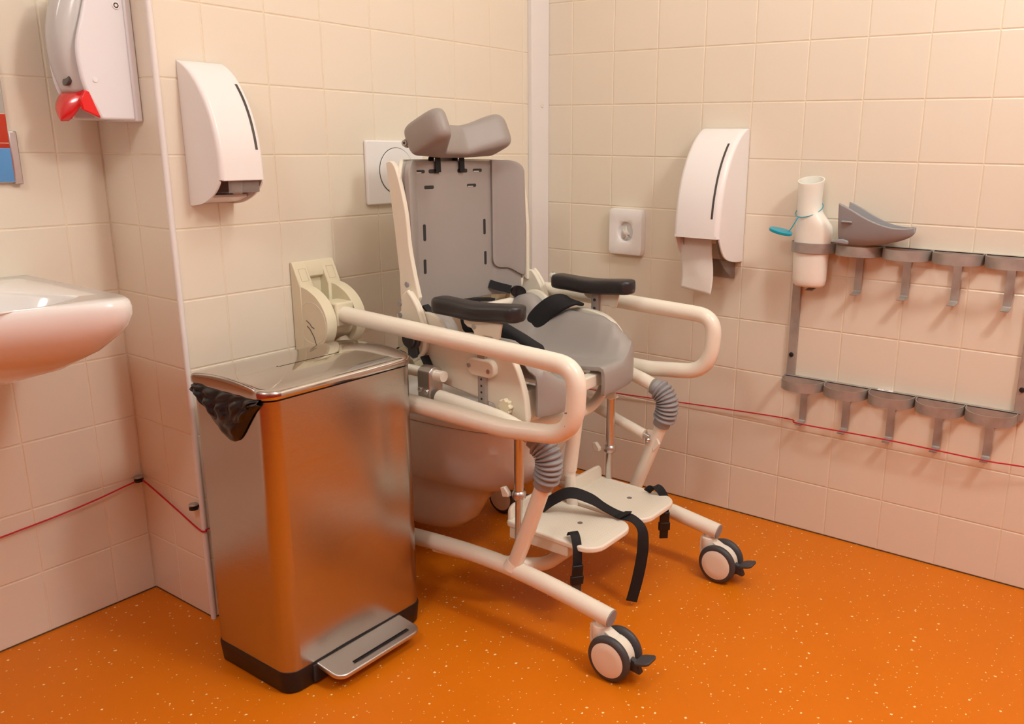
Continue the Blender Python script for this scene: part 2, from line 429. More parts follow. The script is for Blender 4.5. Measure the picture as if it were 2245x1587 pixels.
HB = .252
def side(s, X):
    # base tube, gently arched
    yz = [(-.862, .128), (-.80, .137), (-.70, .151), (-.58, .161), (-.45, .160), (-.3, .150), (-.2, .139), (-.105, .128)]
    geo = G(); geo.tube(catmull([(X(HB), y, z) for y, z in yz], 6), .0195, 28)
    bt = ob('base_tube', geo, 'cream', ch)
    e = G(); e.disc((X(HB), -.8615, .128), (0, -1, -.15), .0188, .003, 28, 0, .001)
    e.disc((X(HB), -.1055, .128), (0, 1, -.15), .0188, .003, 28, 0, .001)
    obs('end_cap', e, 'rubbergray', bt, 'grey end cap')
    # stubs to castors
    e = G(); e.lathe([(0.013, 0), (.0125, .012), (.016, .03)], (X(HB), -.838, .106), (0, 0, 1), 20); e.lathe([(0.013, 0), (.0125, .012), (.016, .03)], (X(HB), -.128, .106), (0, 0, 1), 20)
    obs('castor_socket', e, 'cream', bt)
    castor(X(HB), -.838); castor(X(HB), -.128)
    # front leg
    lp = [(X(HB), y, z) for y, z in ((-.600, .158), (-.645, .272), (-.687, .385))]
    geo = G(); geo.tube(lp, .0175, 24)
    lg = ob('leg', geo, 'cream', ch)
    col = G(); col.tube([(X(HB), -.600, .164), (X(HB), -.607, .182)], [.0235, .0185], 24)
    ob('weld_collar', col, 'cream', lg)
    # bellows joint
    ctr = catmull([(X(HB), y, z) for y, z in ((-.684, .378), (-.697, .412), (-.699, .442), (-.686, .464), (-.660, .480))], 24)
    n = len(ctr); rad = []
    for i in range(n):
        f = i / (n - 1)
        ph = (f - .12) / .76
        r = .0245 if (ph < 0 or ph > 1) else .0245 + .0075*abs(math.sin(PI*ph*10))
        rad.append(r - .002)
    geo = G(); geo.tube(ctr, rad, 32)
    part('bellows', 'ribbed grey rubber joint cover', geo, 'rubbergray', ch, ang=70)
    # upper frame tube
    geo = G(); geo.tube(catmull([(X(HB), y, z) for y, z in ((-.655, .482), (-.572, .504), (-.47, .514), (-.388, .520))], 8), .0175, 24)
    uf = ob('upper_frame_tube', geo, 'cream', ch)
    if s < 0:
        st = G(); ys = [-.648 + .0045*k for k in range(10)]
        P = []
        for yy in ys:
            zz = .484 + (-.648 - yy)*-.27
            P.append([(X(HB) - .0180*math.cos(a), yy, zz + .0180*math.sin(a)) for a in [math.radians(v) for v in range(-78, 6, 8)]])
        st.grid(P)
        sk = part('warning_sticker', 'yellow warning sticker with black text', st, 'yellow', uf)
        tx = G()
        for k in range(4):
            yy0 = -.645 + k*.009
            for row, ln in ((-28, .006), (-42, .007), (-58, .005)):
                P = [[(X(HB) - .0183*math.cos(math.radians(a)), yy, .484 + (-.648 - yy)*-.27 + .0183*math.sin(math.radians(a))) for a in (row, row+4)] for yy in (yy0, yy0 + ln)]
                tx.grid(P)
        ob('sticker_text', tx, 'ink', sk)
    # clamp and seat rail
    geo = G(); geo.tube([(X(HB), -.405, .571), (X(HB), -.30, .571), (X(HB), -.13, .571)], .0125, 20)
    ob('seat_rail', geo, 'cream', ch)
    geo = G(); geo.prism(rrect(.500, -.017 , .590, .017, .016), lambda p, q, d: (X(HB) + q*1.25, d, p), -.380, -.342)
    cl = part('clamp', 'grey metal clamp', geo, 'alu', ch, bevel=.002)
    e = G()
    for yy, zz in ((-.351, .537), (-.370, .534), (-.364, .510)):
        e.disc((X(HB + .020), yy, zz), (s, 0, 0), .0065, .005, 16)
    obs('bolt', e, 'chrome', cl)
    # cream side shell
    out = catmull([(y, z, 0) for y, z in ((-.235, .600), (-.25, .655), (-.30, .668), (-.38, .655), (-.46, .667), (-.53, .658), (-.575, .628), (-.598, .585), (-.610, .545), (-.614, .505))], 5)
    out = [(p.x, p.y) for p in out] + [(-.612, .488), (-.60, .482), (-.560, .486), (-.535, .494), (-.520, .520), (-.34, .545), (-.27, .555)]
    geo = G(); geo.prism(out, YZ(X(.210)), -.009, .009)
    sp = ob('side_shell', geo, 'shell', ch, bevel=.004, bseg=3)
    # return flange at the front of the shell
    geo = G(); xa, xb = sorted((X(.150), X(.209)))
    geo.prism([(-.610, .500), (-.598, .484), (-.56, .487), (-.565, .56), (-.60, .56)], YZ(0), xa, xb)
    ob('shell_front', geo, 'shell', sp, bevel=.004)
    # hinge arm between seat and back
    out = [(-.238, .600), (-.240, .690), (-.2535, .700), (-.256, .735), (-.272, .748)]
    out += [(p.x, p.y) for p in catmull([(-.284, .750, 0), (-.300, .732, 0), (-.318, .702, 0), (-.331, .655, 0), (-.325, .612, 0), (-.295, .588, 0), (-.262, .590, 0)], 6)][1:]
    geo = G(); geo.prism(out, YZ(X(.2255)), -.007, .007)
    ha = ob('hinge_arm', geo, 'shell', ch, bevel=.003, bseg=3)
    rim = catmull([(X(.2345), y, z) for y, z in ((-.282, .749), (-.298, .733), (-.316, .705), (-.331, .655), (-.325, .612), (-.295, .588))], 6)
    e = G(); e.tube(rim, .0055, 12); ob('rim', e, 'shell', ha)
    e = G(); e.disc((X(.232), -.292, .640), (s, 0, 0), .026, .012, 28); e.disc((X(.244), -.292, .640), (s, 0, 0), .019, .008, 24)
    e.prism([(-.305, .640), (-.280, .640), (-.282, .602), (-.296, .595), (-.312, .600)], YZ(X(.236)), -.006, .006)
    part('tilt_knob', 'dark grey knob', e, 'tyre', ha, bevel=.002)
    e = G()
    for yy, zz in ((-.252, .717), (-.252, .690)): e.disc((X(.232), yy, zz), (s, 0, 0), .006, .003, 16)
    obs('pin', e, 'rubbergray', ha)
    # belt guides
    e = G()
    for (yy, zz, rr) in ((-.262, .603, .9), (-.315, .580, 1.0)):
        e.prism([(yy - .020*rr, zz - .018), (yy + .012*rr, zz - .024), (yy + .020*rr, zz + .006), (yy - .004*rr, zz + .016), (yy - .018, zz + .010)], YZ(X(.228)), -.010, .010)
    gd = obs('belt_guide', e, 'ivory', sp, bevel=.003)
    e = G(); e.tube([(X(.232), -.325, .603), (X(.236), -.345, .578)], 0, flat=(.011, .001)); ob('belt_end', e, 'blackfab', sp)
    e = G(); e.tube([(X(.226), -.222, .598), (X(.229), -.245, .612)], 0, flat=(.009, .001)); ob('belt_end', e, 'blackfab', sp)
    # arm rest
    sec = sup(28, 3.6); R = []
    ys = [-.358 - .249*k/26 for k in range(27)]
    for k, yy in enumerate(ys):
        f = k / 26
        endr = min(f, 1 - f) * .25 / .026
        es = math.sqrt(max(0.0, 1 - (1 - min(1, endr))**2)) * .75 + .25
        if endr == 0: es = .25
        wdt = (.0285 + .004*math.cos(f*4*PI) * .6) * es
        hgt = .0195 * (es * .35 + .65)
        zc = .7245 + .003*math.cos(f*2*PI) + .006*f
        R.append([(X(.2225) + a*wdt, yy, zc + b*hgt) for a, b in sec])
    geo = G(); geo.rings(R)
    part('armrest_pad', 'black armrest pad', geo, 'black', ch, ang=70)
    out = [(-.449, .709), (-.452, .697), (-.462, .690), (-.474, .688), (-.480, .680), (-.482, .640), (-.506, .640), (-.508, .676), (-.530, .676), (-.542, .670), (-.553, .675), (-.560, .709)]
    e = G(); e.prism(out, YZ(X(.2315)), -.0035, .0035)
    ab = ob('armrest_bracket', e, 'shell', ch, bevel=.003)
    e = G()
    for yy, zz in ((-.482, .693),):
        e.disc((X(.2348), yy, zz), (s, 0, 0), .006, .0015, 18)
    obs('screw', e, 'alu', ab)
    e = G(); e.box((X(.222) - .006, -.505, .47), (X(.222) + .006, -.483, .706))
    po = part('armrest_post', 'grey steel flat post', e, 'steel', ch, bevel=.0015)
    e = G()
    for zz in (.575, .560, .545, .530): e.disc((X(.222) + s*.0055, -.494, zz), (s, 0, 0), .0028, .001, 12)
    for zz in (.690, .668): e.disc((X(.222) - s*.0055, -.494, zz), (-s, 0, 0), .004, .002, 12)
    obs('post_hole', e, 'ink', po)
    e = G(); e.prism(rrect(-.535, .582, -.457, .622, .017), YZ(X(.225)), -.009, .009)
    pb = ob('post_clamp', e, 'shell', sp, bevel=.004, bseg=3)
    e = G()
    for yy, zz in ((-.464, .604), (-.520, .598)): e.disc((X(.234), yy, zz), (s, 0, 0), .0055, .0015, 18)
    obs('screw', e, 'alu', pb)
    # star knob
    e = G(); pr = [( -.560 + (.0165 + .0022*math.cos(8*t))*math.cos(t), .524 + (.0165 + .0022*math.cos(8*t))*math.sin(t)) for t in [2*PI*k/64 for k in range(64)]]
    e.prism(pr, YZ(X(.219)), 0 if s > 0 else -.012, .012 if s > 0 else 0)
    part('star_knob', 'ivory star knob', e, 'ivory', sp, bevel=.003)
    # footrest post
    xs = X(.1895)
    e = G(); e.tube([(xs, -.569, .498), (xs, -.568, .306)], .0112, 22)
    fp = part('footrest_post', 'chrome telescopic footrest post', e, 'chrome', ch)
    e = G(); e.tube([(xs, -.568, .312), (xs, -.566, .196)], .0086, 20); ob('inner_tube', e, 'chrome', fp)
    e = G(); e.lathe([(.0115, .0), (.0155, .004), (.0165, .010), (.0155, .017), (.0118, .021)], (xs, -.568, .296), (0, 0, 1), 24); ob('collar', e, 'alu', fp)
    e = G(); e.prism([(-.548, .308), (-.535, .322), (-.523, .318), (-.530, .296), (-.548, .300)], YZ(X(.186) - .012), -.006, .006)
    ob('lever', e, 'cream', fp, bevel=.002)
    e = G(); e.box((xs - .012, -.58, .462), (xs + .012, -.556, .505)); e.prism([(-.585, .462), (-.55, .462), (-.545, .450), (-.575, .444), (-.595, .452)], YZ(X(.180)), -.008, .008)
    ob('post_socket', e, 'cream', fp, bevel=.003)
both(side)
# cross tube of the base
geo = G(); geo.tube(fillet([(XC - HB, -.36, .146), (XC - .19, -.545, .126), (XC - .135, -.602, .120), (XC + .135, -.602, .120), (XC + .19, -.545, .126), (XC + HB, -.36, .146)], .06, 10), .0165, 22)
ob('cross_tube', geo, 'cream', ch)
# centre post, sagging seat support
geo = G(); geo.tube([(XC, -.590, .44), (XC, -.574, .31)], .0175, 22); geo.tube([(XC, -.575, .318), (XC, -.572, .296)], .0158, 22, 0); geo.tube([(XC, -.574, .31), (XC + .002, -.590, .128)], .0138, 20)
ob('centre_post', geo, 'cream', ch)
geo = G(); geo.tube(catmull([(XC - .185, -.578, .492), (XC - .15, -.58, .474), (XC - .06, -.585, .458), (XC + .05, -.585, .452), (XC + .11, -.582, .468), (XC + .16, -.575, .505)], 8), .0135, 20)
ob('seat_support_tube', geo, 'cream', ch)
geo = G(); geo.box((XC - .06, -.628, .522), (XC + .06, -.60, .552)); geo.box((XC - .05, -.60, .526), (XC - .02, -.3, .546)); geo.box((XC + .02, -.60, .526), (XC + .05, -.3, .546))
ob('seat_bar', geo, 'cream', ch, bevel=.003)
# gas springs
for s in (1,):
    X = lambda h: XC + s*h
    geo = G(); geo.tube([(X(.235), -.30, .452), (X(.228), -.648, .352)], .0135, 20)
    gs = ob('gas_spring', geo, 'cream', ch)
    e = G(); e.tube([(X(.228), -.648, .352), (X(.2285), -.664, .347)], .006, 14); e.ball((X(.222), -.664, .341), .0075)
    ob('spring_rod', e, 'chrome', gs)
    e = G(); e.prism([(-.650, .362), (-.672, .364), (-.690, .330), (-.672, .305), (-.660, .338)], YZ(X(.240)), -.004, .004)
    ob('spring_bracket', e, 'cream', gs, bevel=.002)

# seat: one moulded tub with ears, thigh walls and a front slot
RIDGE = [(.235, .600), (.255, .645), (.285, .688), (.315, .697), (.345, .682), (.368, .655), (.40, .655), (.44, .664), (.54, .662), (.58, .648), (.61, .625), (.640, .592)]
def seat_z(u, y):
    yy = -y
    rz = interp(yy, RIDGE)
    floor_z = .573 - .012*math.sin(PI*min(1, max(0, (yy - .26)/.38))) 
    inner = .085 + .02*sm(.30, .55, yy)
    f = sm(inner, .178, abs(u))
    z = floor_z + (rz - floor_z)*f
    return z
NU, NY = 48, 44
geo = G(); P = []
us_ = [-.198 + .396*i/NU for i in range(NU + 1)]
for i, u in enumerate(us_):
    row = []
    yf = -.640 + .028*(abs(u)/.2)**4
    yb = -.245 - .0*u
    wrap = sm(.172, .198, abs(u))
    for j in range(NY + 1):
        y = yb + (yf - yb)*j/NY
        z = seat_z(u, y) - .022*wrap**2
        row.append((XC + u, y, z))
    # front apron
    z0 = row[-1][2]; zb = .512 + .012*math.cos(u*PI/.2)*0 - .0
    zb = .505 + .016*sm(.0, .2, abs(abs(u) - .0)) * 0
    for k, (dy, f) in enumerate(((-.010, .06), (-.014, .22), (-.015, .5), (-.015, .8), (-.014, 1.0))):
        row.append((XC + u, yf + dy, z0 + (zb - z0)*f))
    P.append(row)
n = len(P[0]); vs = [p for r in P for p in r]; fs = []
for i in range(NU):
    um = (us_[i] + us_[i+1]) / 2
    for j in range(n - 1):
        ym = (P[i][j][1] + P[i][j+1][1]) / 2
        slot = -.062 < um < .026 and ym < -.47
        hole = (um/.075)**2 + ((ym + .43)/.10)**2 < 1
        if slot or hole: continue
        fs.append((i*n+j, (i+1)*n+j, (i+1)*n+j+1, i*n+j+1))
geo.add(vs, fs)
st_ = part('seat', 'grey moulded seat with raised thigh sides', geo, 'gray', ch, solid=.010, face=(0, 0, 1), ang=80)
md = st_.modifiers.new('bevel', 'BEVEL'); md.width = .003; md.segments = 2; md.limit_method = 'ANGLE'; md.angle_limit = math.radians(50)
# ear drums at the hinge
for s in (-1, 1):
    e = G(); e.disc((XC + s*.142, -.312, .640), (s, 0, 0), .0525, .055, 40, 0, .014)
    ob('seat_ear', e, 'gray', st_, ang=60)
    e = G(); e.disc((XC + s*.196, -.312, .640), (s, 0, 0), .060, .013, 40, 0, .004)
    ob('hinge_disc', e, 'shell', ch, ang=60)
    for yy, zz in ((-.318, .607), (-.360, .604)):
        e = G(); e.tube([(XC + s*.141, yy + .010, zz + .007), (XC + s*.141, yy - .010, zz - .007)], .003, 8); ob('belt_slot', e, 'ink', st_)

# backrest: flat centre panel widening at the bottom, side flanges swung forward
def by(u):   # y of the panel front for lateral offset u
    a = abs(u); return -.214 - .050*sm(.128, .212, a)
def zbot(u): return .688 - .004*math.cos(u*8)
NB = 56
geo = G(); P = []
us_ = [-.205 + .410*i/NB for i in range(NB + 1)]
zs = [.684 + .352*j/60 for j in range(61)]
SLOTS = [(-.118, 1.012, .017, .005), (.086, 1.012, .017, .005), (-.070, 1.012, .018, .006), (.030, 1.012, .018, .006), (-.088, .975, .016, .005), (.063, .975, .017, .005),
         (-.108, .868, .0045, .025), (.110, .868, .0045, .025), (.112, .786, .0045, .022), (-.110, .786, .0045, .022), (.075, .700, .010, .012)]
for u in us_:
    zt = 1.036 - .036*(1 - math.sqrt(max(0, 1 - min(1, max(0, abs(u) - .165)/.041)**2)))
    P.append([(XC + u, by(u) + .002*sm(.130, .140, abs(u)), .684 + (zt - .684)*j/60) for j in range(61)])
n = len(zs); vs = [p for r in P for p in r]; fs = []
for i in range(NB):
    um = (us_[i] + us_[i+1])/2
    for j in range(n - 1):
        zm = (zs[j] + zs[j+1])/2
        if abs(um) > .134:
            pass
        fs.append((i*n+j, i*n+j+1, (i+1)*n+j+1, (i+1)*n+j))
geo.add(vs, fs)
bk = part('backrest', 'grey backrest centre panel', geo, 'gray', ch, solid=.016, face=(0, -1, 0), ang=60)
md = bk.modifiers.new('bevel', 'BEVEL'); md.width = .004; md.segments = 3; md.limit_method = 'ANGLE'; md.angle_limit = math.radians(50)
for (u, z, w, h) in SLOTS[:-1]:
    fr = G(); 
    fr.prism(rrect(u - w, z - h*.8, u + w, z + h*.8, min(w, h)*.75), lambda a, b, d: (XC + a, by(0) - .0006 + d, b), 0, .002)
    part('slot', 'dark strap slot', fr, 'ink', bk)
    if w > h:
        fr = G(); fr.box((XC + u - w*.9, by(0) - .0012, z - h*.75), (XC + u + w*.3, by(0) - .0004, z - h*.2)); 
        if z > .99 and abs(u) > .08 or (z < .98 and u > 0): ob('slot_pin', fr, 'chrome', bk)
# wing pads
for s in (-1, 1):
    R = []; prof = []
    for k in range(25):
        u = .1345 + .0735*(k/24)**1.5
        prof.append(u)
    P = []
    for u in prof:
        zt = 1.038 - .034*(1 - math.sqrt(max(0, 1 - min(1, max(0, u - .165)/.0435)**2)))
        t_ = min(1, (u - .1345)/.022); zb = .757 - .020*sm(.165, .203, u) + .026*(1 - math.sqrt(max(0, 1 - (1 - t_)**2)))
        P.append([(XC + s*u, by(u) - .007 - .003*math.sin(PI*j/24)*sm(.1345, .15, u), zb + (zt - zb)*j/24) for j in range(25)])
    geo = G(); geo.grid(P)
    wp = part('wing_pad', 'raised grey side pad of the backrest', geo, 'gray', ch, solid=.012, face=(0, -1, 0), ang=60)
    md = wp.modifiers.new('bevel', 'BEVEL'); md.width = .005; md.segments = 3; md.limit_method = 'ANGLE'; md.angle_limit = math.radians(50)
# cream back shell wrapping behind
P = []
us_ = [-.2215 + .443*i/60 for i in range(61)]
for u in us_:
    a = abs(u)
    zt = 1.040 - .05*(1 - math.sqrt(max(0, 1 - min(1, max(0, a - .168)/.0537)**2)))
    zb = .725 + .03*math.cos(u/.213*PI/2)
    yb = -.190 - .064*sm(.130, .222, a)
    P.append([(XC + u, yb - .012*sm(.75, .9, z)*sm(.12,.2,a)*0, z) for z in [zb + (zt - zb)*j/20 for j in range(21)]])
geo = G(); geo.grid(P)
bs = part('back_shell', 'cream shell behind the backrest', geo, 'shell', ch, solid=.010, face=(0, -1, 0), ang=60)
md = bs.modifiers.new('bevel', 'BEVEL'); md.width = .003; md.segments = 2; md.limit_method = 'ANGLE'; md.angle_limit = math.radians(50)
for s in (-1, 1):
    # side wall of the shell: deep cream edge seen from the side
    top = [(-.214, 1.034, 0), (-.232, 1.036, 0), (-.249, 1.010, 0)] if s < 0 else [(-.206, 1.000, 0), (-.232, .996, 0), (-.258, .972, 0)]
    out = [(p.x, p.y) for p in catmull(top + [(-.270, .930, 0), (-.278, .85, 0), (-.290, .79, 0), (-.304, .735, 0)], 6)]
    out += [(-.298, .722), (-.254, .735), (-.242, .80), (-.232, .90)]
    if s > 0: out = [(max(a, -.276), b) for a, b in out]
    geo = G(); geo.prism(out, YZ(XC + s*.2165), -.006, .006)
    fn_ = ob('shell_side', geo, 'shell', bs, bevel=.003, bseg=3)
    e = G(); e.disc((XC + s*.2215, -.268, .762), (s, 0, 0), .0065, .004, 18); part('rivet', 'grey rivet', e, 'rubbergray', bs)
# black straps over the top of the panel
for u in (-.062, .022):
    e = G(); e.tube(fillet([(XC + u, -.198, 1.018), (XC + u, -.198, 1.046), (XC + u, -.220, 1.046), (XC + u, -.221, 1.010)], .006, 5), 0, flat=(.0085, .0012))
    part('headrest_strap', 'black strap over the panel edge', e, 'blackfab', ch)
# headrest
HX = XC - .024
FRONT = [(-.138, -.352), (-.106, -.352), (-.042, -.262), (.040, -.258), (.128, -.314), (.160, -.314)]
cl_ = []
for p in fillet([(a, b, 0) for a, b in FRONT], [0, .03, .022, .022, .04, 0], 6):
    if cl_ and (p - cl_[-1]).length > .02:
        q = cl_[-1]; m_ = int((p - q).length/.012)
        cl_ += [q.lerp(p, k/(m_ + 1)) for k in range(1, m_ + 1)]
    cl_.append(p)
cl_ = [cl_[0].lerp(cl_[1], k/5) for k in range(5)] + cl_[1:-1] + [cl_[-2].lerp(cl_[-1], k/5) for k in range(1, 6)]
sec = sup(48, 4.2); R = []; n = len(cl_)
PITCH_A = math.radians(24); cp_, sp_h = math.cos(PITCH_A), math.sin(PITCH_A)
for i, p in enumerate(cl_):
    u = p.x; half = .160 if u > 0 else .138; a = min(1, abs(u)/half)
    yf, yb = p.y, -.222
    zlo, zhi = 1.047, 1.124 + (.012 if u > 0 else .002)*sm(.3, .8, a)
    e = min(1, (1 - a)/.20); es = math.sqrt(max(0, 1 - (1 - e)**2)); k_ = .62 + .38*es
    hy, hz = (yb - yf)/2*k_, (zhi - zlo)/2*k_
    ring = []
    for q, r in sec:
        y, z = (yf + yb)/2 + hy*q, (zlo + zhi)/2 + hz*r
        dy, dz = y + .240, z - 1.044
        ring.append((HX + u, -.240 + dy*cp_ + dz*sp_h, 1.044 + dz*cp_ - dy*sp_h))
    R.append(ring)
geo = G(); geo.rings(R)
hr = part('headrest', 'grey winged headrest cushion', geo, 'headgray', ch, ang=80)
e = G(); e.box((XC - .03, -.192, .99), (XC + .02, -.184, 1.09)); ob('headrest_bracket', e, 'steel', hr)
e = G(); e.tube([(HX - .04, -.206, 1.075), (HX - .128, -.206, 1.076)], .006, 12); e.tube([(HX - .120, -.206, 1.076), (HX - .130, -.208, 1.077)], .010, 6); e.lathe([(.0065, 0), (.0065, .006), (.003, .006), (.003, .002)], (HX - .130, -.208, 1.077), (-1, -.3, 0), 16)
ob('headrest_bolt', e, 'steel', hr)

# footplates
def footplate(x0, x1, y0, y1, zt, tilt):
    fn = lambda a, b, d: (a, b, zt + d + (b + .64)*tilt)
    out = rrect(x0, y1, x1, y0, [.045, .012, .012, .045])
    geo = G(); geo.prism(out, fn, -.014, 0)
    fp = part('footplate', None, geo, 'cream', ch, bevel=.004, bseg=3)
    e = G(); e.prism(rrect(x0 + .008, zt - .005, x1 - .004, zt + .037, [.004, .02, .02, .004]), lambda a, b, d: (a, y0 + d, b + .02*tilt), -.010, 0)
    ob('heel_stop', e, 'cream', fp, bevel=.004, bseg=3)
    e = G(); sx = x0 + .004
    e.box((sx, y1 + .075, zt - .040), (sx + .006, y0 - .01, zt - .012)); e.box((x1 - .010, y1 + .075, zt - .036), (x1 - .004, y0 - .01, zt - .012))
    obs('skirt', e, 'cream', fp, bevel=.002)
    e = G()     # scale-like tread pattern
    pw, ph = .0105, .0078
    jj = 0; yy = y1 + .030
    while yy < y0 - .022:
        xx = x0 + .016 + (jj % 2)*pw/2
        while xx < x1 - .016:
            if not (yy < y1 + .05 and (xx < x0 + .032 or xx > x1 - .032)):
                arc = [fn(xx + .0052*math.cos(t), yy + .0050*math.sin(t), .0002) for t in [PI + PI*q/5 for q in range(6)]]
                arc2 = [fn(xx + .0046*math.cos(t), yy + .0043*math.sin(t), .0002) for t in [PI + PI*q/5 for q in range(6)]]
                e.grid([arc, arc2])
            xx += pw
        yy += ph; jj += 1
    ob('tread', e, 'grout', fp)
    e = G(); cx, cy = (x0 + x1)/2 + .01, (y0 + y1)/2 - .02
    e.disc(fn(cx, cy, 0), (0, 0, 1), .0065, .0006, 14)
    ob('drain_hole', e, 'scuff', fp)
    return fp
f1 = footplate(-.830, -.655, -.515, -.768, .222, .02)
f1['label'] = 'cream footplate on the near side'
f2 = footplate(-.636, -.463, -.538, -.778, .222, .02)
f2['label'] = 'cream footplate on the far side'
e = G(); e.tube([(XC - .187, -.566, .20), (XC - .12, -.566, .20), (XC - .09, -.58, .204)], .008, 12); e.tube([(XC + .187, -.566, .20), (XC + .12, -.566, .20), (XC + .09, -.58, .204)], .008, 12)
obs('footplate_bar', e, 'chrome', ch)

def strap(pts, w, th=.0011, n=8):
    """flat webbing: pts = (point, width direction)"""
    P = catmull([p for p, d in pts], n); D = catmull([d for p, d in pts], n)
    R = []
    for i, p in enumerate(P):
        t = (P[min(i+1, len(P)-1)] - P[max(i-1, 0)]).normalized()
        d = D[i] - t*D[i].dot(t); d.normalize(); nn = t.cross(d)
        R.append([p + d*w*a + nn*th*b for a, b in ((-1,-1),(1,-1),(1,1),(-1,1))])
    gg = G(); gg.rings(R); return gg
dx, dm = Vector((1, 0, 0)), Vector((.9, .35, .1))
pts = [((-.735, -.545, .226), (.3, .9, .1)), ((-.735, -.585, .262), (.3, .6, .6)), ((-.715, -.620, .281), (.4, .5, .75)), ((-.690, -.660, .268), (.5, .5, .7)), ((-.668, -.690, .244), (.7, .5, .4)), ((-.652, -.718, .228), (.85, .4, .3)),
       ((-.644, -.752, .224), (.9, .3, .2)), ((-.642, -.776, .204), (.8, -.2, .1)), ((-.644, -.782, .165), (.66, -.75, 0)), ((-.646, -.779, .12), (.57, -.82, 0)), ((-.650, -.772, .07), (.62, -.78, 0)), ((-.656, -.762, .016), (.62, -.78, 0))]
part('foot_strap', 'long black webbing strap hanging between the footplates', strap([(Vector(a), Vector(b)) for a, b in pts], .0135), 'blackfab', ch)
e = G(); e.tube([(-.668, -.722, .228), (-.640, -.735, .234), (-.625, -.728, .229)], 0, flat=(.008, .0012)); ob('strap_loop', e, 'blackfab', ch)
# short straps with buckles
def short_strap(x, y, lean, buckle_mat, wd, inn):
    wd = Vector(wd); inn = Vector(inn)
    o_ = Vector((x, y, 0))
    a = strap([(o_ + inn*d + Vector((0, 0, z)), wd) for d, z in ((.034, .2255), (.020, .239), (.002, .236), (-.012, .214), (-.014, .190), (-.013, .172))], .0105)
    so = part('foot_strap', 'short black strap with a buckle', a, 'blackfab', ch)
    Tm = Matrix.Translation(o_ - inn*.014 + Vector((0, 0, .152))) @ Matrix.Rotation(math.atan2(wd.y, wd.x), 4, 'Z') @ Matrix.Rotation(lean, 4, 'X')
    e = G(); e.box((-.0125, -.004, -.022), (.0125, .004, .024), 0, Tm); e.box((-.015, -.005, -.026), (.015, .005, -.004), 0, Tm)
    ob('buckle', e, 'blackplastic', so, bevel=.002)
    e = G(); e.box((-.011, -.002, -.050), (.011, .002, -.026), 0, Tm); ob('buckle_tab', e, buckle_mat, so, bevel=.001)
short_strap(-.822, -.712, .15, 'tyre', (.80, -.60, 0), (.60, .80, 0))
short_strap(-.476, -.730, .05, 'blackplastic', (.66, -.75, 0), (-.30, .95, 0))
# lap pad draped over the far thigh wall, belt buckle on the back, belt pads on the near side
ctr = [(-.520, -.340, .586), (-.512, -.352, .620), (-.502, -.380, .655), (-.490, -.412, .678), (-.470, -.440, .684), (-.446, -.452, .676)]
Pc = catmull([Vector(c) for c in ctr], 8); R = []
for i, p in enumerate(Pc):
    f = i/(len(Pc) - 1)
    t = (Pc[min(i+1, len(Pc)-1)] - Pc[max(i-1, 0)]).normalized()
    d = Vector((.05, -.75, -.45)).lerp(Vector((.1, -1, -.1)), f); d = (d - t*d.dot(t)).normalized(); nn = t.cross(d)
    w = .010 + .017*sm(0, .28, f) - .004*sm(.6, 1, f); h = .005 + .004*math.sin(PI*f)
    R.append([p + d*w*a + nn*h*b for a, b in sup(24, 3)])
geo = G(); geo.rings(R)
part('lap_pad', 'black padded lap belt', geo, 'blackfab', ch, ang=70)
e = strap([(Vector(a), Vector((.15, .1, 1))) for a in ((-.530, -.217, .716), (-.516, -.232, .709), (-.494, -.262, .700))], .011)
lb = part('chest_belt', 'black belt with an oval buckle', e, 'blackfab', ch)
Tm = Matrix.Translation((-.480, -.276, .693)) @ Matrix.Rotation(math.radians(-30), 4, 'Z') @ Matrix.Rotation(math.radians(20), 4, 'Y')
e = G(); e.prism([(.021*math.cos(t), .017*math.sin(t)) for t in [2*PI*k/28 for k in range(28)]], lambda a, b, d: Tm @ Vector((a, d, b)), -.005, .005)
e.prism(rrect(-.008, -.008, .012, .008, .003), lambda a, b, d: Tm @ Vector((a, d, b)), -.007, -.004)
ob('buckle', e, 'blackplastic', lb)
R = []
for k, (yy, zz, w) in enumerate(((-.352, .668, .030), (-.37, .672, .034), (-.42, .664, .036), (-.47, .648, .034), (-.52, .632, .030), (-.558, .622, .020))):
    R.append([(XC - .118 + .018*a + .004*k, yy + .006*b, zz + w*b*.8) for a, b in sup(16, 3)])
geo = G(); geo.rings(R)
part('lap_pad', 'black padded belt lying by the near armrest', geo, 'blackfab', ch, ang=70)
e = G(); e.tube([(XC - .06, -.235, .690), (XC + .05, -.24, .686), (XC + .10, -.245, .68)], 0, flat=(.012, .004)); e.tube([(XC - .185, -.285, .71), (XC - .180, -.31, .685)], 0, flat=(.012, .002)); obs('belt_end', e, 'blackfab', ch)
e = G(); e.tube([(XC - .2, -.262, .668), (XC + .2, -.262, .668)], .011, 16); ob('hinge_tube', e, 'cream', ch)

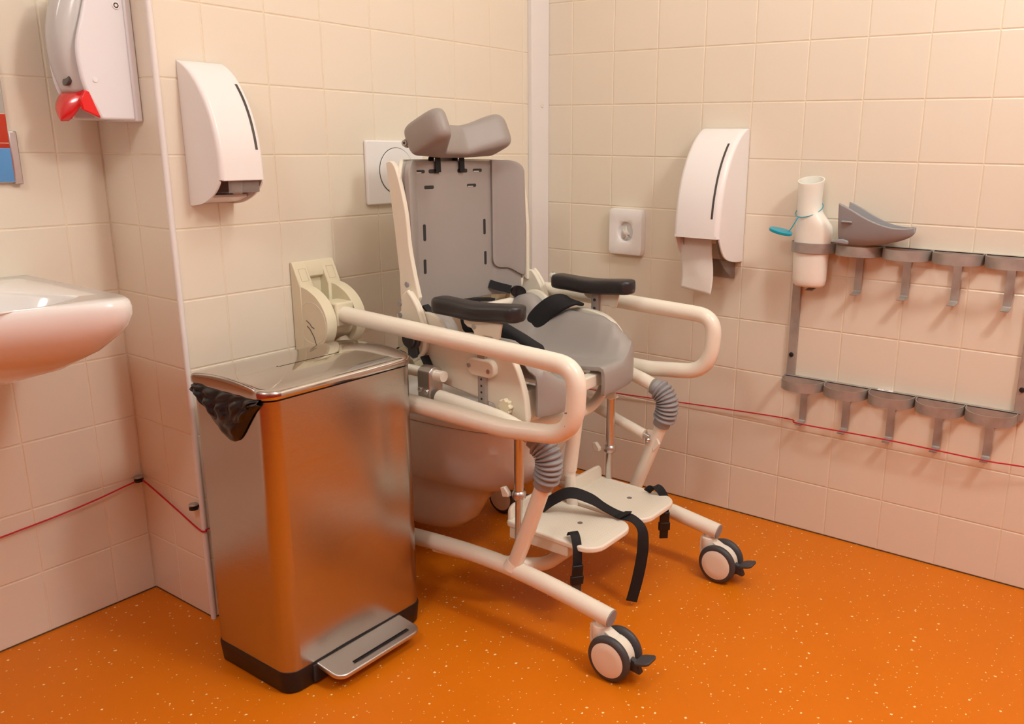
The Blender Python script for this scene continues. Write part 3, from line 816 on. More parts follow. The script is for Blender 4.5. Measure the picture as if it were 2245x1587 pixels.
# ------------------------------------------------------------------ toilet
TX = -.653
def dshape(w, L, z, n=40, e1=.8, e2=.62, back=0.0):
    out = []
    for k in range(n + 1):
        t = PI*k/n
        c, s_ = math.cos(t), math.sin(t)
        out.append((TX + w*math.copysign(abs(c)**e1, c), -.001 - back - (L - back)*s_**e2, z))
    return out
wc = thing('wall_hung_toilet', 'white wall-hung toilet bowl behind the chair and the bin', 'toilet', (TX, -.25, .05))
geo = G()
geo.rings([dshape(.062, .185, .060), dshape(.070, .225, .066), dshape(.078, .262, .10), dshape(.083, .300, .16), dshape(.090, .345, .203), dshape(.118, .425, .228), dshape(.140, .470, .262), dshape(.160, .515, .318), dshape(.170, .538, .365), dshape(.174, .545, .400), dshape(.172, .543, .408), dshape(.135, .50, .408, back=.06), dshape(.120, .47, .33, back=.08), dshape(.06, .40, .22, back=.14)])
ob('bowl', geo, 'ceramic', wc, ang=75)
geo = G(); geo.rings([dshape(.170, .536, .431, back=.045), dshape(.174, .541, .434, back=.045), dshape(.174, .541, .442, back=.045), dshape(.166, .533, .447, back=.05), dshape(.09, .42, .449, back=.12)]); ob('toilet_lid', geo, 'white', wc, ang=60)
R = [dshape(.172, .540, .410, back=.04), dshape(.175, .544, .414, back=.04), dshape(.175, .544, .424, back=.04), dshape(.168, .538, .430, back=.04), dshape(.115, .47, .430, back=.10), dshape(.110, .465, .412, back=.10)]
geo = G(); geo.rings(R, True, False, False)
ob('toilet_seat', geo, 'white', wc, ang=60)
# flush plate
fl = thing('flush_plate', 'white square flush plate with a round button above the toilet', 'flush plate', (-.653, 0, 1.0))
geo = G(); geo.prism(rrect(-.752, .922, -.554, 1.083, .006), lambda a, b, d: (a, d, b), -.011, 0)
ob('plate', geo, 'white', fl, bevel=.004, bseg=3)
geo = G(); geo.disc((-.653, -.011, 1.0065), (0, -1, 0), .0575, .003, 56, 0, .001)
ob('button', geo, 'white', fl)
geo = G(); geo.lathe([(.0575, .0005), (.0590, .0005), (.0590, 0), (.0575, 0)], (-.653, -.0112, 1.0065), (0, -1, 0), 56)
part('button_gap', 'dark gap around the button', geo, 'ink', fl)

# ------------------------------------------------------------------ fold-down grab bars
def grab_bar(xc, label, dz=0.0):
    t = thing('grab_bar', label, 'grab bar', (xc, 0, .60), 'fold-down grab bars beside the toilet')
    def XX(a, b, d): return (xc + d, a, b)
    # wall plate with a sloping head
    geo = G()
    geo.prism([(-.001, .802), (-.010, .802), (-.036, .745), (-.036, .60), (-.028, .585), (-.001, .585)], XX, -.060, -.022)
    geo.prism([(-.001, .802), (-.010, .802), (-.036, .745), (-.036, .60), (-.028, .585), (-.001, .585)], XX, .022, .060)
    geo.prism([(-.001, .802), (-.010, .802), (-.018, .785), (-.018, .765), (-.006, .76), (-.006, .60), (-.001, .60)], XX, -.024, .024)
    br = part('wall_bracket', 'yellowed ivory bracket', geo, 'ivory', t, bevel=.003)
    for s in (-1, 1):
        out = [(p.x, p.y) for p in catmull([(-.030, .748, 0), (-.060, .742, 0), (-.095, .722, 0), (-.118, .690, 0), (-.122, .655, 0), (-.108, .622, 0), (-.080, .600, 0), (-.045, .588, 0), (-.030, .588, 0)], 5)]
        e = G(); e.prism(out, XX, s*.044 - .0145, s*.044 + .0145)
        ob('cheek', e, 'ivory', br, bevel=.004, bseg=3)
        e = G(); e.lathe([(.048, 0), (.0495, .0006), (.0500, 0)], (xc + s*.0586, -.068, .664), (s, 0, 0), 48)
        ob('cheek_ring', e, 'shell', br)
    e = G(); e.lathe([(0, -.03), (.046, -.03), (.046, .03), (0, .03)], (xc, -.066, .665), (1, 0, 0), 36)
    e.box((xc - .026, -.118, .655), (xc + .026, -.06, .712))
    ob('pivot', e, 'ivory', br, bevel=.005, bseg=3)
    if xc < -.8:
        e = G()
        for pl in (((-.048, .668), (-.060, .662), (-.066, .655), (-.075, .652)), ((-.050, .655), (-.060, .648), (-.072, .632), (-.080, .612), (-.090, .609))):
            e.tube([(xc - .0589, a, b) for a, b in pl], 0, flat=(.0004, .0013))
        obs('scuff_mark', e, 'scuff', br, 'grey scuff mark')
        e = G()
        for a in (-.040, .040):
            P0 = [(a - .010, .786), (a + .010, .786), (a + .010, .758), (a - .010, .758), (a - .010, .786)]
            e.tube([(xc + p, -.0108 - (.802 - q)*.456 - .0002, q) for p, q in P0], .0005, 6)
        obs('cover_cap', e, 'grout', br)
    zt = .678 + dz
    xb = xc - .014 if xc < -.8 else xc
    path = fillet([(xc, -.085, .6825 + dz), (xb, -.47, .675 + dz), (xb, -.70, .668 + dz), (xb, -.800, .664 + dz), (xb, -.792, .522 + dz), (xb, -.62, .504 + dz), (xb, -.30, .510 + dz), (xc, -.17, .548 + dz), (xc, -.095, .615 + dz)], [0, .5, .5, .085, .085, .25, .3, .15, 0], 12)
    geo = G(); geo.tube(path, .0198, 26)
    ob('bar', geo, 'cream', t)
    if xc < -.8:
        e = G()
        for yy, zz, a in ((-.800, .575, -1), (-.795, .548, -1)):
            e.tube([(xc - .0335, -.783, zz), (xc - .0325, -.789, zz + .001)], 0, flat=(.0003, .0011))
        obs('chip', e, 'scuff', t)
    return t
grab_bar(-.9335, 'cream fold-down grab bar between the steel bin and the chair')
grab_bar(-.356, 'cream fold-down grab bar behind the chair, nearest the toilet paper dispenser', .006)

# ------------------------------------------------------------------ pedal bin
BX0, BX1, BY0, BY1 = -1.352, -.982, -.392, -.152
bn = thing('pedal_bin', 'rectangular brushed steel pedal bin with black base', 'bin', (-1.167, -.272, 0))
def binring(z, ins=0.0, r=.032, x0=BX0, x1=BX1, y0=BY0, y1=BY1):
    return [(a, b, z) for a, b in rrect(x0 + ins, y0 + ins, x1 - ins, y1 - ins, [r, .02, .02, r], 10)]
geo = G(); geo.rings([binring(0, .004), binring(.004, .001), binring(.044, -.002), binring(.050, -.001), binring(.052, .003)])
base = part('base', 'black plastic base', geo, 'blackplastic', bn)
e = G(); e.box((-1.295, -.3965, .006), (-1.055, -.39, .046)); ob('pedal_recess', e, 'ink', base, bevel=.002)
FR = [.004, .02] + [k/20 for k in range(1, 20)] + [.98, .996]
def dense(rg):
    n0 = []
    for i in range(len(rg)):
        p, q = rg[i], rg[(i+1) % len(rg)]
        n0.append(p)
        if (i + 1) % 11 == 0:      # the straight side after each of the four corner arcs
            n0 += [(p[0] + (q[0]-p[0])*t, p[1] + (q[1]-p[1])*t, p[2]) for t in FR]
    return n0
def dent(x, y, z):
    d = 0.0
    # creases in the lower right of the front and along the near edge
    if y < -.385:
        d += .0035*math.exp(-((x + 1.00)/.03)**2 - ((z - .16)/.03)**2) + .0022*math.exp(-((x + 1.20)/.08)**2 - ((z - .07)/.03)**2) - .0012*math.exp(-((x + 1.1)/.06)**2 - ((z - .35)/.12)**2)
        d += .0025*math.exp(-((x + 1.055)/.022)**2 - ((z - .48)/.16)**2)
    return d
R = []
for k in range(41):
    z = .050 + .564*k/40
    rg = []
    for a, b in [(p[0], p[1]) for p in binring(z)]:
        rg.append((a, b, z))
    n0 = dense(rg)
    R.append([(a, b + dent(a, b, z), c) for a, b, c in n0])
geo = G(); geo.rings(R, True, False, True)
ob('body', geo, 'binsteel', bn, ang=60)
geo = G(); geo.rings([binring(.612, .004), binring(.622, .004)]); part('rim_gap', 'black gap under the lid', geo, 'blackplastic', bn)
def crown(rg): return [(a, b, z + .011*max(0, 1 - ((b - (BY0 + BY1)/2)/.122)**2)*sm(.622, .634, z)) for a, b, z in dense(rg)]
geo = G(); geo.rings([crown(binring(z, i_, r_)) for z, i_, r_ in ((.6185, -.001, .034), (.6185, -.004, .036), (.622, -.0045, .037), (.6285, -.0045, .037), (.6315, -.003, .036), (.6335, 0.0, .034), (.6342, .006, .03), (.6345, .03, .012), (.6345, .06, .01), (.6345, .09, .01), (.6345, .112, .005))])
ob('lid', geo, 'lidsteel', bn, ang=50)
pd = G(); pd.prism(rrect(-1.287, -.466, -1.058, -.392, [.024, .004, .004, .024]), lambda a, b, d: (a, b, .040 + d + (b + .43)*.12), -.007, .003)
pdl = part('pedal', 'brushed steel foot pedal', pd, 'alu', bn, bevel=.003, bseg=3)
e = G(); e.tube([(-1.235, -.449, .0413), (-1.085, -.449, .0413)], .0022, 8); e.tube([(-1.235, -.4445, .0416), (-1.085, -.4445, .0416)], .0016, 8); obs('grip_strip', e, 'blackplastic', pdl)
# crumpled bin liner hanging out of the left side
P = []; NI, NJ = 44, 30
for i in range(NI + 1):
    f = i/NI; y = -.172 - .205*f
    dep = .016 + .085*math.sin(PI*min(1, (f*.98 + .02)))**1.1*(0.55 + .45*sm(0, .62, f)) 
    if f > .62: dep *= 1 - .35*sm(.62, 1, f)
    row = []
    for j in range(NJ + 1):
        h = j/NJ
        bulge = .010*math.sin(PI*h)**.8*(.4 + math.sin(PI*f))
        wr = .0042*math.sin(f*19 + h*8 + 2*math.sin(h*5)) + .003*math.sin(f*11 - h*11) + .0012*math.sin(h*23 + f*29)
        row.append((BX0 - .003 - bulge - abs(wr)*math.sin(PI*min(1, h + .05))*1.3, y + .012*(h*(.5 - f)), .620 - dep*h))
    P.append(row)
geo = G(); geo.grid(P)
for r in (0,): pass
bag = ob('bin_liner', geo, 'liner', None, solid=.0008, ang=50)
tag(bag, 'crumpled black plastic liner hanging out under the lid of the steel bin', 'bin liner')

# ------------------------------------------------------------------ washbasin
sk = thing('washbasin', 'white wall-hung washbasin with a concave front edge', 'washbasin', (-1.75, .0, .7))
SX0, SX1 = -2.10, -1.440
def sink_out(z, c=.06, n=14, cyf=-.205, x1=-1.449):
    pts = [(x1, YS - .001)]
    for k in range(n + 1):
        t = k/n; a = Vector((x1, cyf + c*1.6)); b = Vector((x1 + .004, cyf - .004)); d = Vector((x1 - c, cyf + .010))
        p = a*(1-t)**2 + b*2*t*(1-t) + d*t*t; pts.append((p.x, p.y))
    x0 = SX0
    for k in range(1, 28):
        t = k/28; x = x1 - c + (x0 + c - (x1 - c))*t; pts.append((x, cyf + .010 + .055*math.sin(PI*t)**1.2))
    for k in range(n + 1):
        t = k/n; a = Vector((x0, cyf + c*1.6)); b = Vector((x0 - .004, cyf - .004)); d = Vector((x0 + c, cyf + .010))
        p = d*(1-t)**2 + b*2*t*(1-t) + a*t*t; pts.append((p.x, p.y))
    pts.append((x0, YS - .001))
    return [(a, b, z) for a, b in pts]
def shrink(ring, fx, fy, z, cx=-1.77, cy=YS):
    return [(cx + (a - cx)*fx, cy + (b - cy)*fy, z) for a, b, _ in ring]
o0 = sink_out(.8)
def inner(fx, fy, z, cy=-.03, e=2.3):
    out = []
    for a, b, _ in o0:      # rounded bowl outline, same point count as the rim
        t = math.atan2((b - cy)/.22, (a + 1.77)/.32)
        c_, s_ = math.cos(t), math.sin(t)
        out.append((-1.775 + fx*math.copysign(abs(c_)**(2/e), c_), cy + fy*math.copysign(abs(s_)**(2/e), s_), z))
    return out
geo = G()
geo.rings([shrink(o0, .40, .40, .632), shrink(o0, .55, .55, .643), shrink(o0, .75, .74, .672), shrink(o0, .88, .87, .706), shrink(o0, .955, .95, .737), shrink(o0, .985, .982, .755), shrink(o0, 1.0, 1.0, .775), shrink(o0, 1.0, 1.0, .788), shrink(o0, .993, .994, .798), shrink(o0, .980, .984, .802), inner(.285, .135, .801), inner(.278, .129, .795), inner(.262, .115, .76), inner(.22, .09, .72), inner(.12, .05, .70), inner(.02, .01, .697)])
ob('basin', geo, 'ceramic', sk, ang=80)

# ------------------------------------------------------------------ soap dispenser with red lever (on the short return wall)
sd = thing('soap_dispenser', 'white soap dispenser with a red push lever above the washbasin', 'soap dispenser', (XE, .125, 1.12))
XR = XE - .0005
geo = G(); geo.box((XR - .014, .062, 1.112), (XR, .190, 1.372)); ob('back_plate', geo, 'coolwhite', sd, bevel=.003)
# side profile (d from wall, z)
prof = [(p.x, p.y) for p in catmull([(.012, 1.372, 0), (.070, 1.371, 0), (.095, 1.347, 0), (.113, 1.305, 0), (.133, 1.248, 0), (.131, 1.195, 0), (.1235, 1.166, 0)], 6)]
cov = prof + [(.096, 1.114), (.012, 1.114)]
geo = G(); geo.prism([(d - .012, z) for d, z in cov if True], lambda a, b, d: (XR - .012 - a*.82, d, b), .066, .078)
geo.prism([(d - .012, z) for d, z in cov], lambda a, b, d: (XR - .012 - a*.82, d, b), .176, .186)
geo.prism([(0, 1.118), (.03, 1.118), (.03, 1.366), (0, 1.366)], lambda a, b, d: (XR - .012 - a, d, b), .07, .182)
ob('cover', geo, 'coolwhite', sd, bevel=.005, bseg=3)
# translucent bulging front
R = []
for k in range(19):
    f = k/18; zz = 1.164 + (1.360 - 1.164)*f
    dd = .088 + .040*math.sin(PI*(.18 + .72*f))
    R.append([(XR - .03 - (dd - .03)*(1 - (2*q - 1)**4*.38) , .0775 + .099*q, zz) for q in [i/14 for i in range(15)]])
geo = G(); geo.grid(R)
part('front_cover', 'translucent bulging front', geo, 'milky', sd, solid=.003, soff=0, ang=60)
geo = G(); geo.prism([(.0115*math.cos(t)*(1 - .25*math.sin(t)), .014*math.sin(t)) for t in [2*PI*k/28 for k in range(28)]], lambda a, b, d: (XR - .115 - d + b*.35, .108 + a, 1.190 + b), -.004, .004)
part('level_window', 'dark oval level window', geo, 'slit', sd, bevel=.001)
geo = G(); geo.disc((XR - .085, .066, 1.188), (0, -1, 0), .0048, .0018, 18); geo.disc((XR - .028, .066, 1.330), (0, -1, 0), .0075, .0015, 20)
obs('cover_pin', geo, 'white', sd)
geo = G(); geo.lathe([(.003, 0), (.0046, .0004), (.005, 0)], (XR - .028, .0643, 1.330), (0, -1, 0), 20); part('lock', 'small dark keyhole', geo, 'ink', sd)
# lever: bent paddle
P = []
for k in range(17):
    f = k/16
    dd = .104 + .026*math.sin(f*PI*.5); zz = 1.170 - .012*f - .048*f**1.4
    w = .052 if f < .35 else .052*math.sqrt(max(.02, 1 - ((f - .35)/.65)**2*.97))
    P.append([(XR - dd + .010*q*q, .126 + w*q, zz) for q in [-1 + 2*i/12 for i in range(13)]])
geo = G(); geo.grid(P)
lv = part('lever', 'red push lever', geo, 'red', sd, solid=.004, ang=60, face=(-1, 0, .5))
geo = G(); geo.prism([(.082, 1.117), (.114, 1.131), (.116, 1.150), (.106, 1.168), (.098, 1.166)], lambda a, b, d: (XR - a, d, b), .066, .075)
obs('lever_cheek', geo, 'red', lv, bevel=.002)

# ------------------------------------------------------------------ mirror
mr = thing('mirror', 'frameless mirror held by a metal clip above the washbasin', 'mirror', (-1.75, YS, 1.3))
geo = G(); geo.box((-2.30, YS - .012, .990), (-1.4525, YS - .006, 1.75)); ob('glass', geo, 'mirror', mr, bevel=.001)
geo = G(); geo.box((-1.4535, YS - .0145, .986), (-1.4385, YS - .0005, 1.090)); part('clip', 'brushed metal clip', geo, 'alu', mr, bevel=.002)

# ------------------------------------------------------------------ curved white dispenser (left)
ls = thing('hand_sanitizer_dispenser', 'curved white dispenser with clear spout on the wall above the bin', 'dispenser', (-1.174, 0, .95))
def hood(prof, low, w0, w1, fn, r=.010):
    """rounded hood: prof = front curve (depth, z) from the top down, low = the side plates' lower curve"""
    geo = G(); P = []
    for d, z in prof:
        rr = min(r, max(d - .0006, .0002)); row = [(w0, .0005), (w0, .0005 + (d - rr - .0005)*.97)]
        for k in range(9):
            a = PI/2*k/8; row.append((w0 + rr*(1 - math.cos(a)), d - rr + rr*math.sin(a)))
        for k in range(8, -1, -1):
            a = PI/2*k/8; row.append((w1 - rr*(1 - math.cos(a)), d - rr + rr*math.sin(a)))
        row += [(w1, .0005 + (d - rr - .0005)*.97), (w1, .0005)]; P.append([fn(d_, z, w_) for w_, d_ in row])
    geo.grid(P)
    for w, t in ((w0, .004), (w1, -.004)):
        d0, z0 = prof[-1]
        out = [(d0 - r, z0)] + [(d, z) for d, z in low] + [(.0005, low[-1][1]), (.0005, z0)]
        geo.prism(out, fn, w, w + t)
    return geo
def curved_shell(prof, a0, a1, fn, th=.0035):
    """open-bottom hood: prof = (depth, z) front curve from top to bottom lip; fn(w, d, z)"""
    geo = G(); R = []
    for k in range(2): pass
    n = len(prof)
    ws = [a0 + (a1 - a0)*i/16 for i in range(17)]
    P = [[fn(w, d, z) for d, z in prof] for w in ws]
    geo.grid(P)
    for w in (a0, a1):
        m = [fn(w, d, z) for d, z in prof]
        b = [fn(w, .0005, prof[0][1] + (prof[-1][1] - prof[0][1])*k/(n - 1)) for k in range(n)]
        geo.grid([m, b])
    return geo
profL = [(p.x, p.y) for p in catmull([(.003, 1.2325, 0), (.022, 1.226, 0), (.052, 1.204, 0), (.083, 1.165, 0), (.105, 1.118, 0), (.118, 1.060, 0), (.121, 1.000, 0)], 5)]
W0, W1 = -1.2245, -1.1235
wf = lambda a, b, d: (d, -a, b)
lowL = [(p.x, p.y) for p in catmull([(.112, .996, 0), (.101, .982, 0), (.080, .966, 0), (.045, .951, 0), (.010, .945, 0)], 4)]
ob('cover', hood(profL, lowL, W0, W1, wf), 'white', ls, ang=50)
geo = G(); geo.prism([(.0005, .948), (.0005, 1.22), (.006, 1.22), (.006, .948)], wf, W0 + .005, W1 - .005)
geo.prism([(.006, .948), (.035, .953), (.060, .962), (.058, .968), (.006, .955)], wf, W0 + .005, W1 - .005)
geo.prism([(.112, .998), (.1205, .9985), (.1205, 1.004), (.112, 1.004)], wf, W0 + .005, W1 - .005)
ob('back_plate', geo, 'white', ls, bevel=.001)
sl = [(d + .0006, z) for d, z in profL if 1.052 < z < 1.192]
geo = G(); geo.grid([[(-1.1405 + q*.0058, -d, z) for d, z in sl] for q in (0, 1)])
part('level_slit', 'dark curved level slit', geo, 'slit', ls)
geo = G(); geo.box((-1.205, -.112, .9735), (-1.135, -.050, .9755)); geo.box((-1.205, -.113, .975), (-1.135, -.1115, 1.000)); geo.box((-1.136, -.112, .975), (-1.134, -.055, 1.0))
sp_ = part('spout_tray', 'clear smoked spout', geo, 'smoke', ls)
geo = G(); geo.lathe([(0, 0), (.009, 0), (.011, .02), (.013, .035), (.010, .045), (0, .046)], (-1.168, -.085, .970), (0, 0, 1), 20)
ob('nozzle', geo, 'clear', ls)

# ------------------------------------------------------------------ toilet paper dispenser (right wall)
tp = thing('toilet_paper_dispenser', 'tall curved white toilet paper dispenser on the right wall', 'dispenser', (0, -.638, .77))
YA, YB = -.705, -.569
profR = [(p.x, p.y) for p in catmull([(.003, 1.128, 0), (.030, 1.124, 0), (.075, 1.095, 0), (.112, 1.052, 0), (.140, 1.00, 0), (.158, .94, 0), (.166, .88, 0), (.168, .838, 0)], 5)]
lowR = [(p.x, p.y) for p in catmull([(.155, .833, 0), (.134, .800, 0), (.105, .779, 0), (.060, .768, 0), (.015, .764, 0)], 4)]
wf = lambda a, b, d: (-a, d, b)
ob('cover', hood(profR, lowR, YA, YB, wf, .014), 'white', tp, ang=50)
geo = G(); geo.prism([(.158, .8385), (.1675, .8385), (.1675, .845), (.158, .845)], wf, YA + .006, YB - .006); ob('lip', geo, 'white', tp)
geo = G(); geo.prism([(.0005, .765), (.0005, 1.12), (.006, 1.12), (.006, .765)], wf, YA + .005, YB - .005); ob('back_plate', geo, 'white', tp)
sl = [(d + .0007, z) for d, z in profR if .889 < z < 1.091]
geo = G(); geo.grid([[(-d, -.6865 + q*.0062, z) for d, z in sl] for q in (0, 1)])
part('level_slit', 'dark curved level slit', geo, 'slit', tp)
geo = G()
for y_ in (YB - .014, YA + .020):
    geo.prism([(.004, .713)] + [(p.x, p.y) for p in catmull([(.030, .722, 0), (.075, .750, 0), (.110, .785, 0), (.135, .830, 0)], 5)] + [(.13, .85), (.004, .85)], wf, y_ - .0013, y_ + .0013)
geo.box((-.006, YA + .020, .713), (-.004, YB - .014, .765))
obs('side_guard', geo, 'smoke', tp, 'smoked plastic guard')
rl = thing('toilet_paper', 'hanging sheet of white toilet paper under the white dispenser', 'toilet paper', (-.09, -.63, .70))
P = []
for i in range(26):
    f = i/25; zz = .862 - .170*f
    P.append([(-.128 + .012*f - .010*f*f + .004*math.sin(q*5 + f*4) * f + .010*max(0, f - .75)*math.sin(q*7), -.672 + .004*math.sin(f*6) + .098*q, zz - .012*f*f*(1 - q)) for q in [j/18 for j in range(19)]])
geo = G(); geo.grid(P); ob('sheet', geo, 'paper', rl, solid=.0006, ang=70)
geo = G(); geo.lathe([(.02, -.048), (.050, -.048), (.052, -.044), (.052, .044), (.050, .048), (.02, .048)], (-.074, -.628, .868), (0, 1, 0), 40); ob('roll', geo, 'paper', rl)

# ------------------------------------------------------------------ sanitary bag dispenser
sb = thing('bag_dispenser', 'small square white bag dispenser with an oval opening on the right wall', 'dispenser', (0, -.325, .82))
geo = G(); P0 = rrect(-.383, .755, -.267, .892, .008)
oval = [(-.327 + .0245*math.cos(t), .820 + .028*math.sin(t)) for t in [2*PI*k/48 for k in range(48)]]
# body as ring stack from outline to oval
def oc(s_, d, n=48):
    out = []
    for k in range(n):
        t = 2*PI*k/n; c, s2 = math.cos(t), math.sin(t)
        m_ = max(abs(c)/.058, abs(s2)/.0685); rr = 1/m_
        ex, ey = c*rr, s2*rr
        ox, oz = .0245*c, .028*s2
        out.append((-d, -.325 + ox + (ex - ox)*s_, .8225 + oz + (ey - oz)*s_))
    return out
geo.rings([oc(1, .0005), oc(1, .021), oc(.985, .0235), oc(.94, .0245), oc(.30, .0245), oc(.10, .0225), oc(.03, .0195), oc(-.02, .012), oc(-.25, .0105)], True, False, True)
ob('box', geo, 'white', sb, ang=30)
pb_ = G()
for (a, b, c, d) in (((-.018, -.022), (.002, .020), (.014, -.004), .002), ((-.004, -.006), (.006, .010), (.022, -.012), .004), ((-.016, -.018), (-.012, .012), (.012, -.002), .003), ((-.006, -.024), (.004, -.004), (.012, -.012), .004)):
    pb_.add([(-.014, -.325 - a[0]*1.15, .8205 + a[1]*1.1), (-.020 - d, -.325 - b[0]*1.15, .8205 + b[1]*1.1), (-.028, -.325 - c[0]*1.15, .8205 + c[1]*1.1)], [(0, 1, 2)])
bgp = ob('paper_bag', pb_, 'paper', None, solid=.0008)
tag(bgp, 'crumpled white bag poking out of the oval opening of the small wall dispenser', 'paper bag')

# ------------------------------------------------------------------ steel bottle rack
rk = thing('bottle_rack', 'grey steel urinal bottle rack with two rows of rings and hooks', 'bottle rack', (0, -1.16, .46))
YR0, PITCH = -.861, .1196
for k, yy in enumerate((-.864, -1.4465)):
    geo = G(); geo.box((-.013, yy - .023, .440), (-.0005, yy, .852))
    up = ob('upright', geo, 'steel', rk, bevel=.001)
    e = G()
    for zz in (.519,): e.lathe([(.0065, 0), (.0065, .0018), (.005, .004), (0, .0052)], (-.013, yy - .011, zz), (-1, 0, 0), 18)
    obs('screw_cap', e, 'blackplastic', up, 'black screw cap')
for row, (zt, hook_drop) in enumerate(((.838, .125), (.460, .127))):
    geo = G(); geo.box((-.0165, YR0 - 5*PITCH - .002, zt - .026), (-.014, YR0 + .001, zt)); geo.box((-.0165, YR0 - 5*PITCH - .002, zt - .0022), (-.0005, YR0 + .001, zt - .0002))
    rl_ = ob('rail', geo, 'steel', rk)
    if row == 1:
        e = G(); e.box((-.0162, -1.158, zt - .0001), (-.001, -1.118, zt + .0003)); rs = part('label_sticker', 'small pale label on the rail', e, 'white', rl_)
        e = G(); e.box((-.010, -1.128, zt + .0003), (-.007, -1.126, zt + .0005)); e.box((-.009, -1.146, zt + .0003), (-.006, -1.133, zt + .0005)); ob('label_print', e, 'scuff', rs)
    for k in range(5):
        yc = YR0 - PITCH*(k + .5)
        RR = []
        for q in range(33):
            t = PI*q/32; c, s_ = math.cos(t), math.sin(t)
            po_ = (-.0165 - .070*s_**.80, yc + (PITCH/2 - .0010)*math.copysign(abs(c)**.85, c))
            pi_ = (-.0165 - .0684*s_**.80, yc + (PITCH/2 - .0028)*math.copysign(abs(c)**.85, c))
            RR.append([(po_[0], po_[1], zt - .026), (po_[0], po_[1], zt), (pi_[0], pi_[1], zt), (pi_[0], pi_[1], zt - .026)])
        geo = G(); geo.rings(RR)
        ob('ring', geo, 'steel', rk, ang=50)
        e = G(); zb = zt - hook_drop
        e.tube(fillet([(-.012, yc, zt - .005), (-.012, yc, zb), (-.045, yc, zb - .004)], .006, 5), 0, flat=(.0011, .0095))
        ob('hook', e, 'steel', rk)

# urinal bottle in the first ring
ub = thing('urinal_bottle', 'milky white urinal bottle standing in the first ring of the steel rack', 'bottle', (-.05, -.923, .722))
secs = []
def bsec(yc, hy, xc_, hx, z, e=2.8): return [(xc_ + hx*a, yc + hy*b, z) for a, b in sup(40, e)]
S = [(-.922, .036, .026, .722), (-.922, .0420, .030, .728), (-.922, .0445, .0315, .742), (-.921, .0465, .0325, .80), (-.922, .0485, .033, .845), (-.924, .0495, .033, .865), (-.923, .0475, .033, .882), (-.917, .040, .0325, .900), (-.911, .034, .0315, .914), (-.9075, .0315, .0310, .926), (-.907, .0308, .0308, .95), (-.907, .0318, .0318, .985), (-.907, .0335, .0335, .9955), (-.907, .0335, .0335, .998), (-.907, .0310, .0310, .998), (-.907, .0292, .0292, .95), (-.907, .028, .028, .92)]
tl = lambda ring: [(x, y, z + (x + .05)*.28*sm(.93, .99, z)) for x, y, z in ring]
geo = G(); geo.rings([tl(bsec(a, b, -.0500, c*.94 if z < .9 else c, z, 2.3 if z < .9 else 2.1)) for a, b, c, z in S], True, True, False)
ob('bottle', geo, 'urinal', ub, ang=60)
ringp = [(-.0495 + .034*math.cos(t)*1.04, -.907 + .0345*math.sin(t), .922 - .020*math.cos(t + .3)*-1 * .9) for t in [2*PI*k/40 for k in range(41)]]
geo = G(); geo.tube(ringp, .0011, 8); geo.tube([(-.086, -.893, .905), (-.090, -.890, .897), (-.094, -.882, .880), (-.098, -.874, .866)], .0014, 8)
cs = part('cap_strap', 'teal retaining strap', geo, 'teal', ub)
geo = G(); geo.disc((-.100, -.852, .862), (.0, -.22, .95), .031, .008, 32, 0, .0015)
part('cap', 'teal screw cap', geo, 'teal', ub)
# grey splash guard lying on the second ring
sg = thing('splash_guard', 'grey scoop-shaped foam splash guard lying on the steel rack beside the bottle', 'splash guard', (-.055, -1.08, .84))
R = []
prof_ = [(-1.003, .945, .846, .046), (-1.015, .940, .843, .046), (-1.04, .928, .841, .046), (-1.07, .912, .842, .045), (-1.10, .900, .846, .043), (-1.13, .892, .853, .039), (-1.155, .890, .861, .032), (-1.172, .891, .870, .022), (-1.181, .893, .880, .011)]
Pp = catmull([(a, b, c) for a, b, c, w in prof_], 4); Ww = catmull([(w, 0, 0) for a, b, c, w in prof_], 4)
P = []
for p, w in zip(Pp, Ww):
    row = []
    for k in range(21):
        t = PI*k/20; cx = math.cos(t)
        zz = p.z + (p.y - p.z)*(abs(cx)**2.6)
        row.append((-.062 - w.x*math.copysign(abs(cx)**.62, cx), p.x, zz))
    P.append(row)
geo = G(); geo.grid(P)
ob('scoop', geo, 'rubbergray', sg, solid=.008, soff=-1, ang=60)
e = G(); e.prism([(-.985, .846), (-1.03, .843), (-1.03, .853), (-1.015, .857), (-.985, .852)], YZ(0), -.095, -.03); e.box((-.111, -1.04, .898), (-.104, -1.012, .904))
ob('mounting_tab', e, 'rubbergray', sg, bevel=.003)

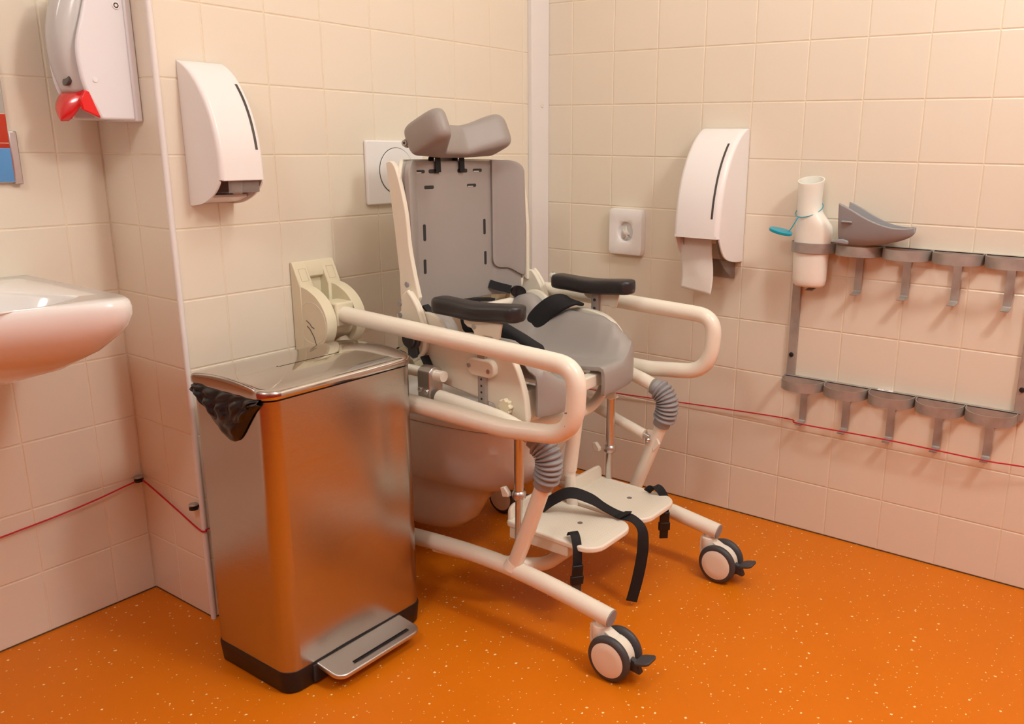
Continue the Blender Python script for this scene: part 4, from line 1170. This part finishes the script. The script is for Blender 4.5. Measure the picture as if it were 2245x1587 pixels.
# ------------------------------------------------------------------ red pull cord with its hooks
cd = G()
XO, ZO = -.006, 0
cd.tube(catmull([(-2.6, YS - .012, .222), (-1.579, YS - .012, .262), (-1.30, YS - .013, .291), (-1.284, YS - .016, .2935), (-1.279, .21, .288), (-1.2745, .10, .250), (-1.2765, .012, .226), (-1.272, -.008, .2235), (-1.24, -.009, .2235), (-.99, -.008, .16), (-.62, -.010, .052), (-.40, -.010, .10), (-.10, -.020, .26), (-.014, -.10, .292)], 6), .0019, 8)
cd.tube(catmull([(-.014, -.10, .292), (-.012, -.246, .300), (-.012, -.837, .330), (-.046, -.925, .3345), (-.046, -1.16, .338), (-.046, -1.40, .335), (-.03, -1.48, .333), (-.015, -1.8, .34), (-.014, -3.2, .35)], 6), .0019, 8)
tag(ob('pull_cord', cd, 'cord'), 'thin red alarm cord strung low along the walls', 'cord')
for nm, (x, y, z, ax), lb in (('c', (-1.286, YS - .001, .294, (0, -1, 0)), 'black cord eyelet in the inner corner beside the washbasin'), ('e', (-1.2700, .012, .280, (-1, 0, 0)), 'black cord eyelet on the edge bead left of the bin')):
    t = thing('cord_eyelet', lb, 'cord eyelet', (x, y, z), 'eyelets for the red cord')
    a = Vector(ax)
    c = Vector((x, y, z)) + a*.012
    geo = G(); geo.lathe([(0, -.004), (.010, -.004), (.010, .001), (.0065, .003), (.0065, .006)], c, (0, 0, 1), 20); geo.tube([Vector((x, y, z)), c], .004, 10); ob('body', geo, 'blackplastic', t)
    geo = G(); geo.lathe([(0, .0055), (.010, .0055), (.0105, .0075), (.009, .0095), (.003, .0105), (0, .0105)], c, (0, 0, 1), 20); ob('cap', geo, 'steel', t)

# ------------------------------------------------------------------ toilet brush in the corner
tb_ = thing('toilet_brush', 'white toilet brush with a ball handle standing in the far corner', 'toilet brush', (-.10, -.108, 0))
geo = G(); geo.lathe([(0, 0), (.05, 0), (.052, .01), (.046, .30), (.04, .31), (.012, .315)], (-.10, -.108, 0), (0, 0, 1), 28); ob('holder', geo, 'white', tb_)
geo = G(); geo.tube([(-.10, -.108, .30), (-.10, -.108, .668)], .0095, 18); geo.ball((-.10, -.108, .676), .0118); ob('handle', geo, 'white', tb_)
geo = G(); geo.disc((-.10, -.108, .6865), (0, 0, 1), .004, .002, 14); part('button', 'green button', geo, 'green', tb_)
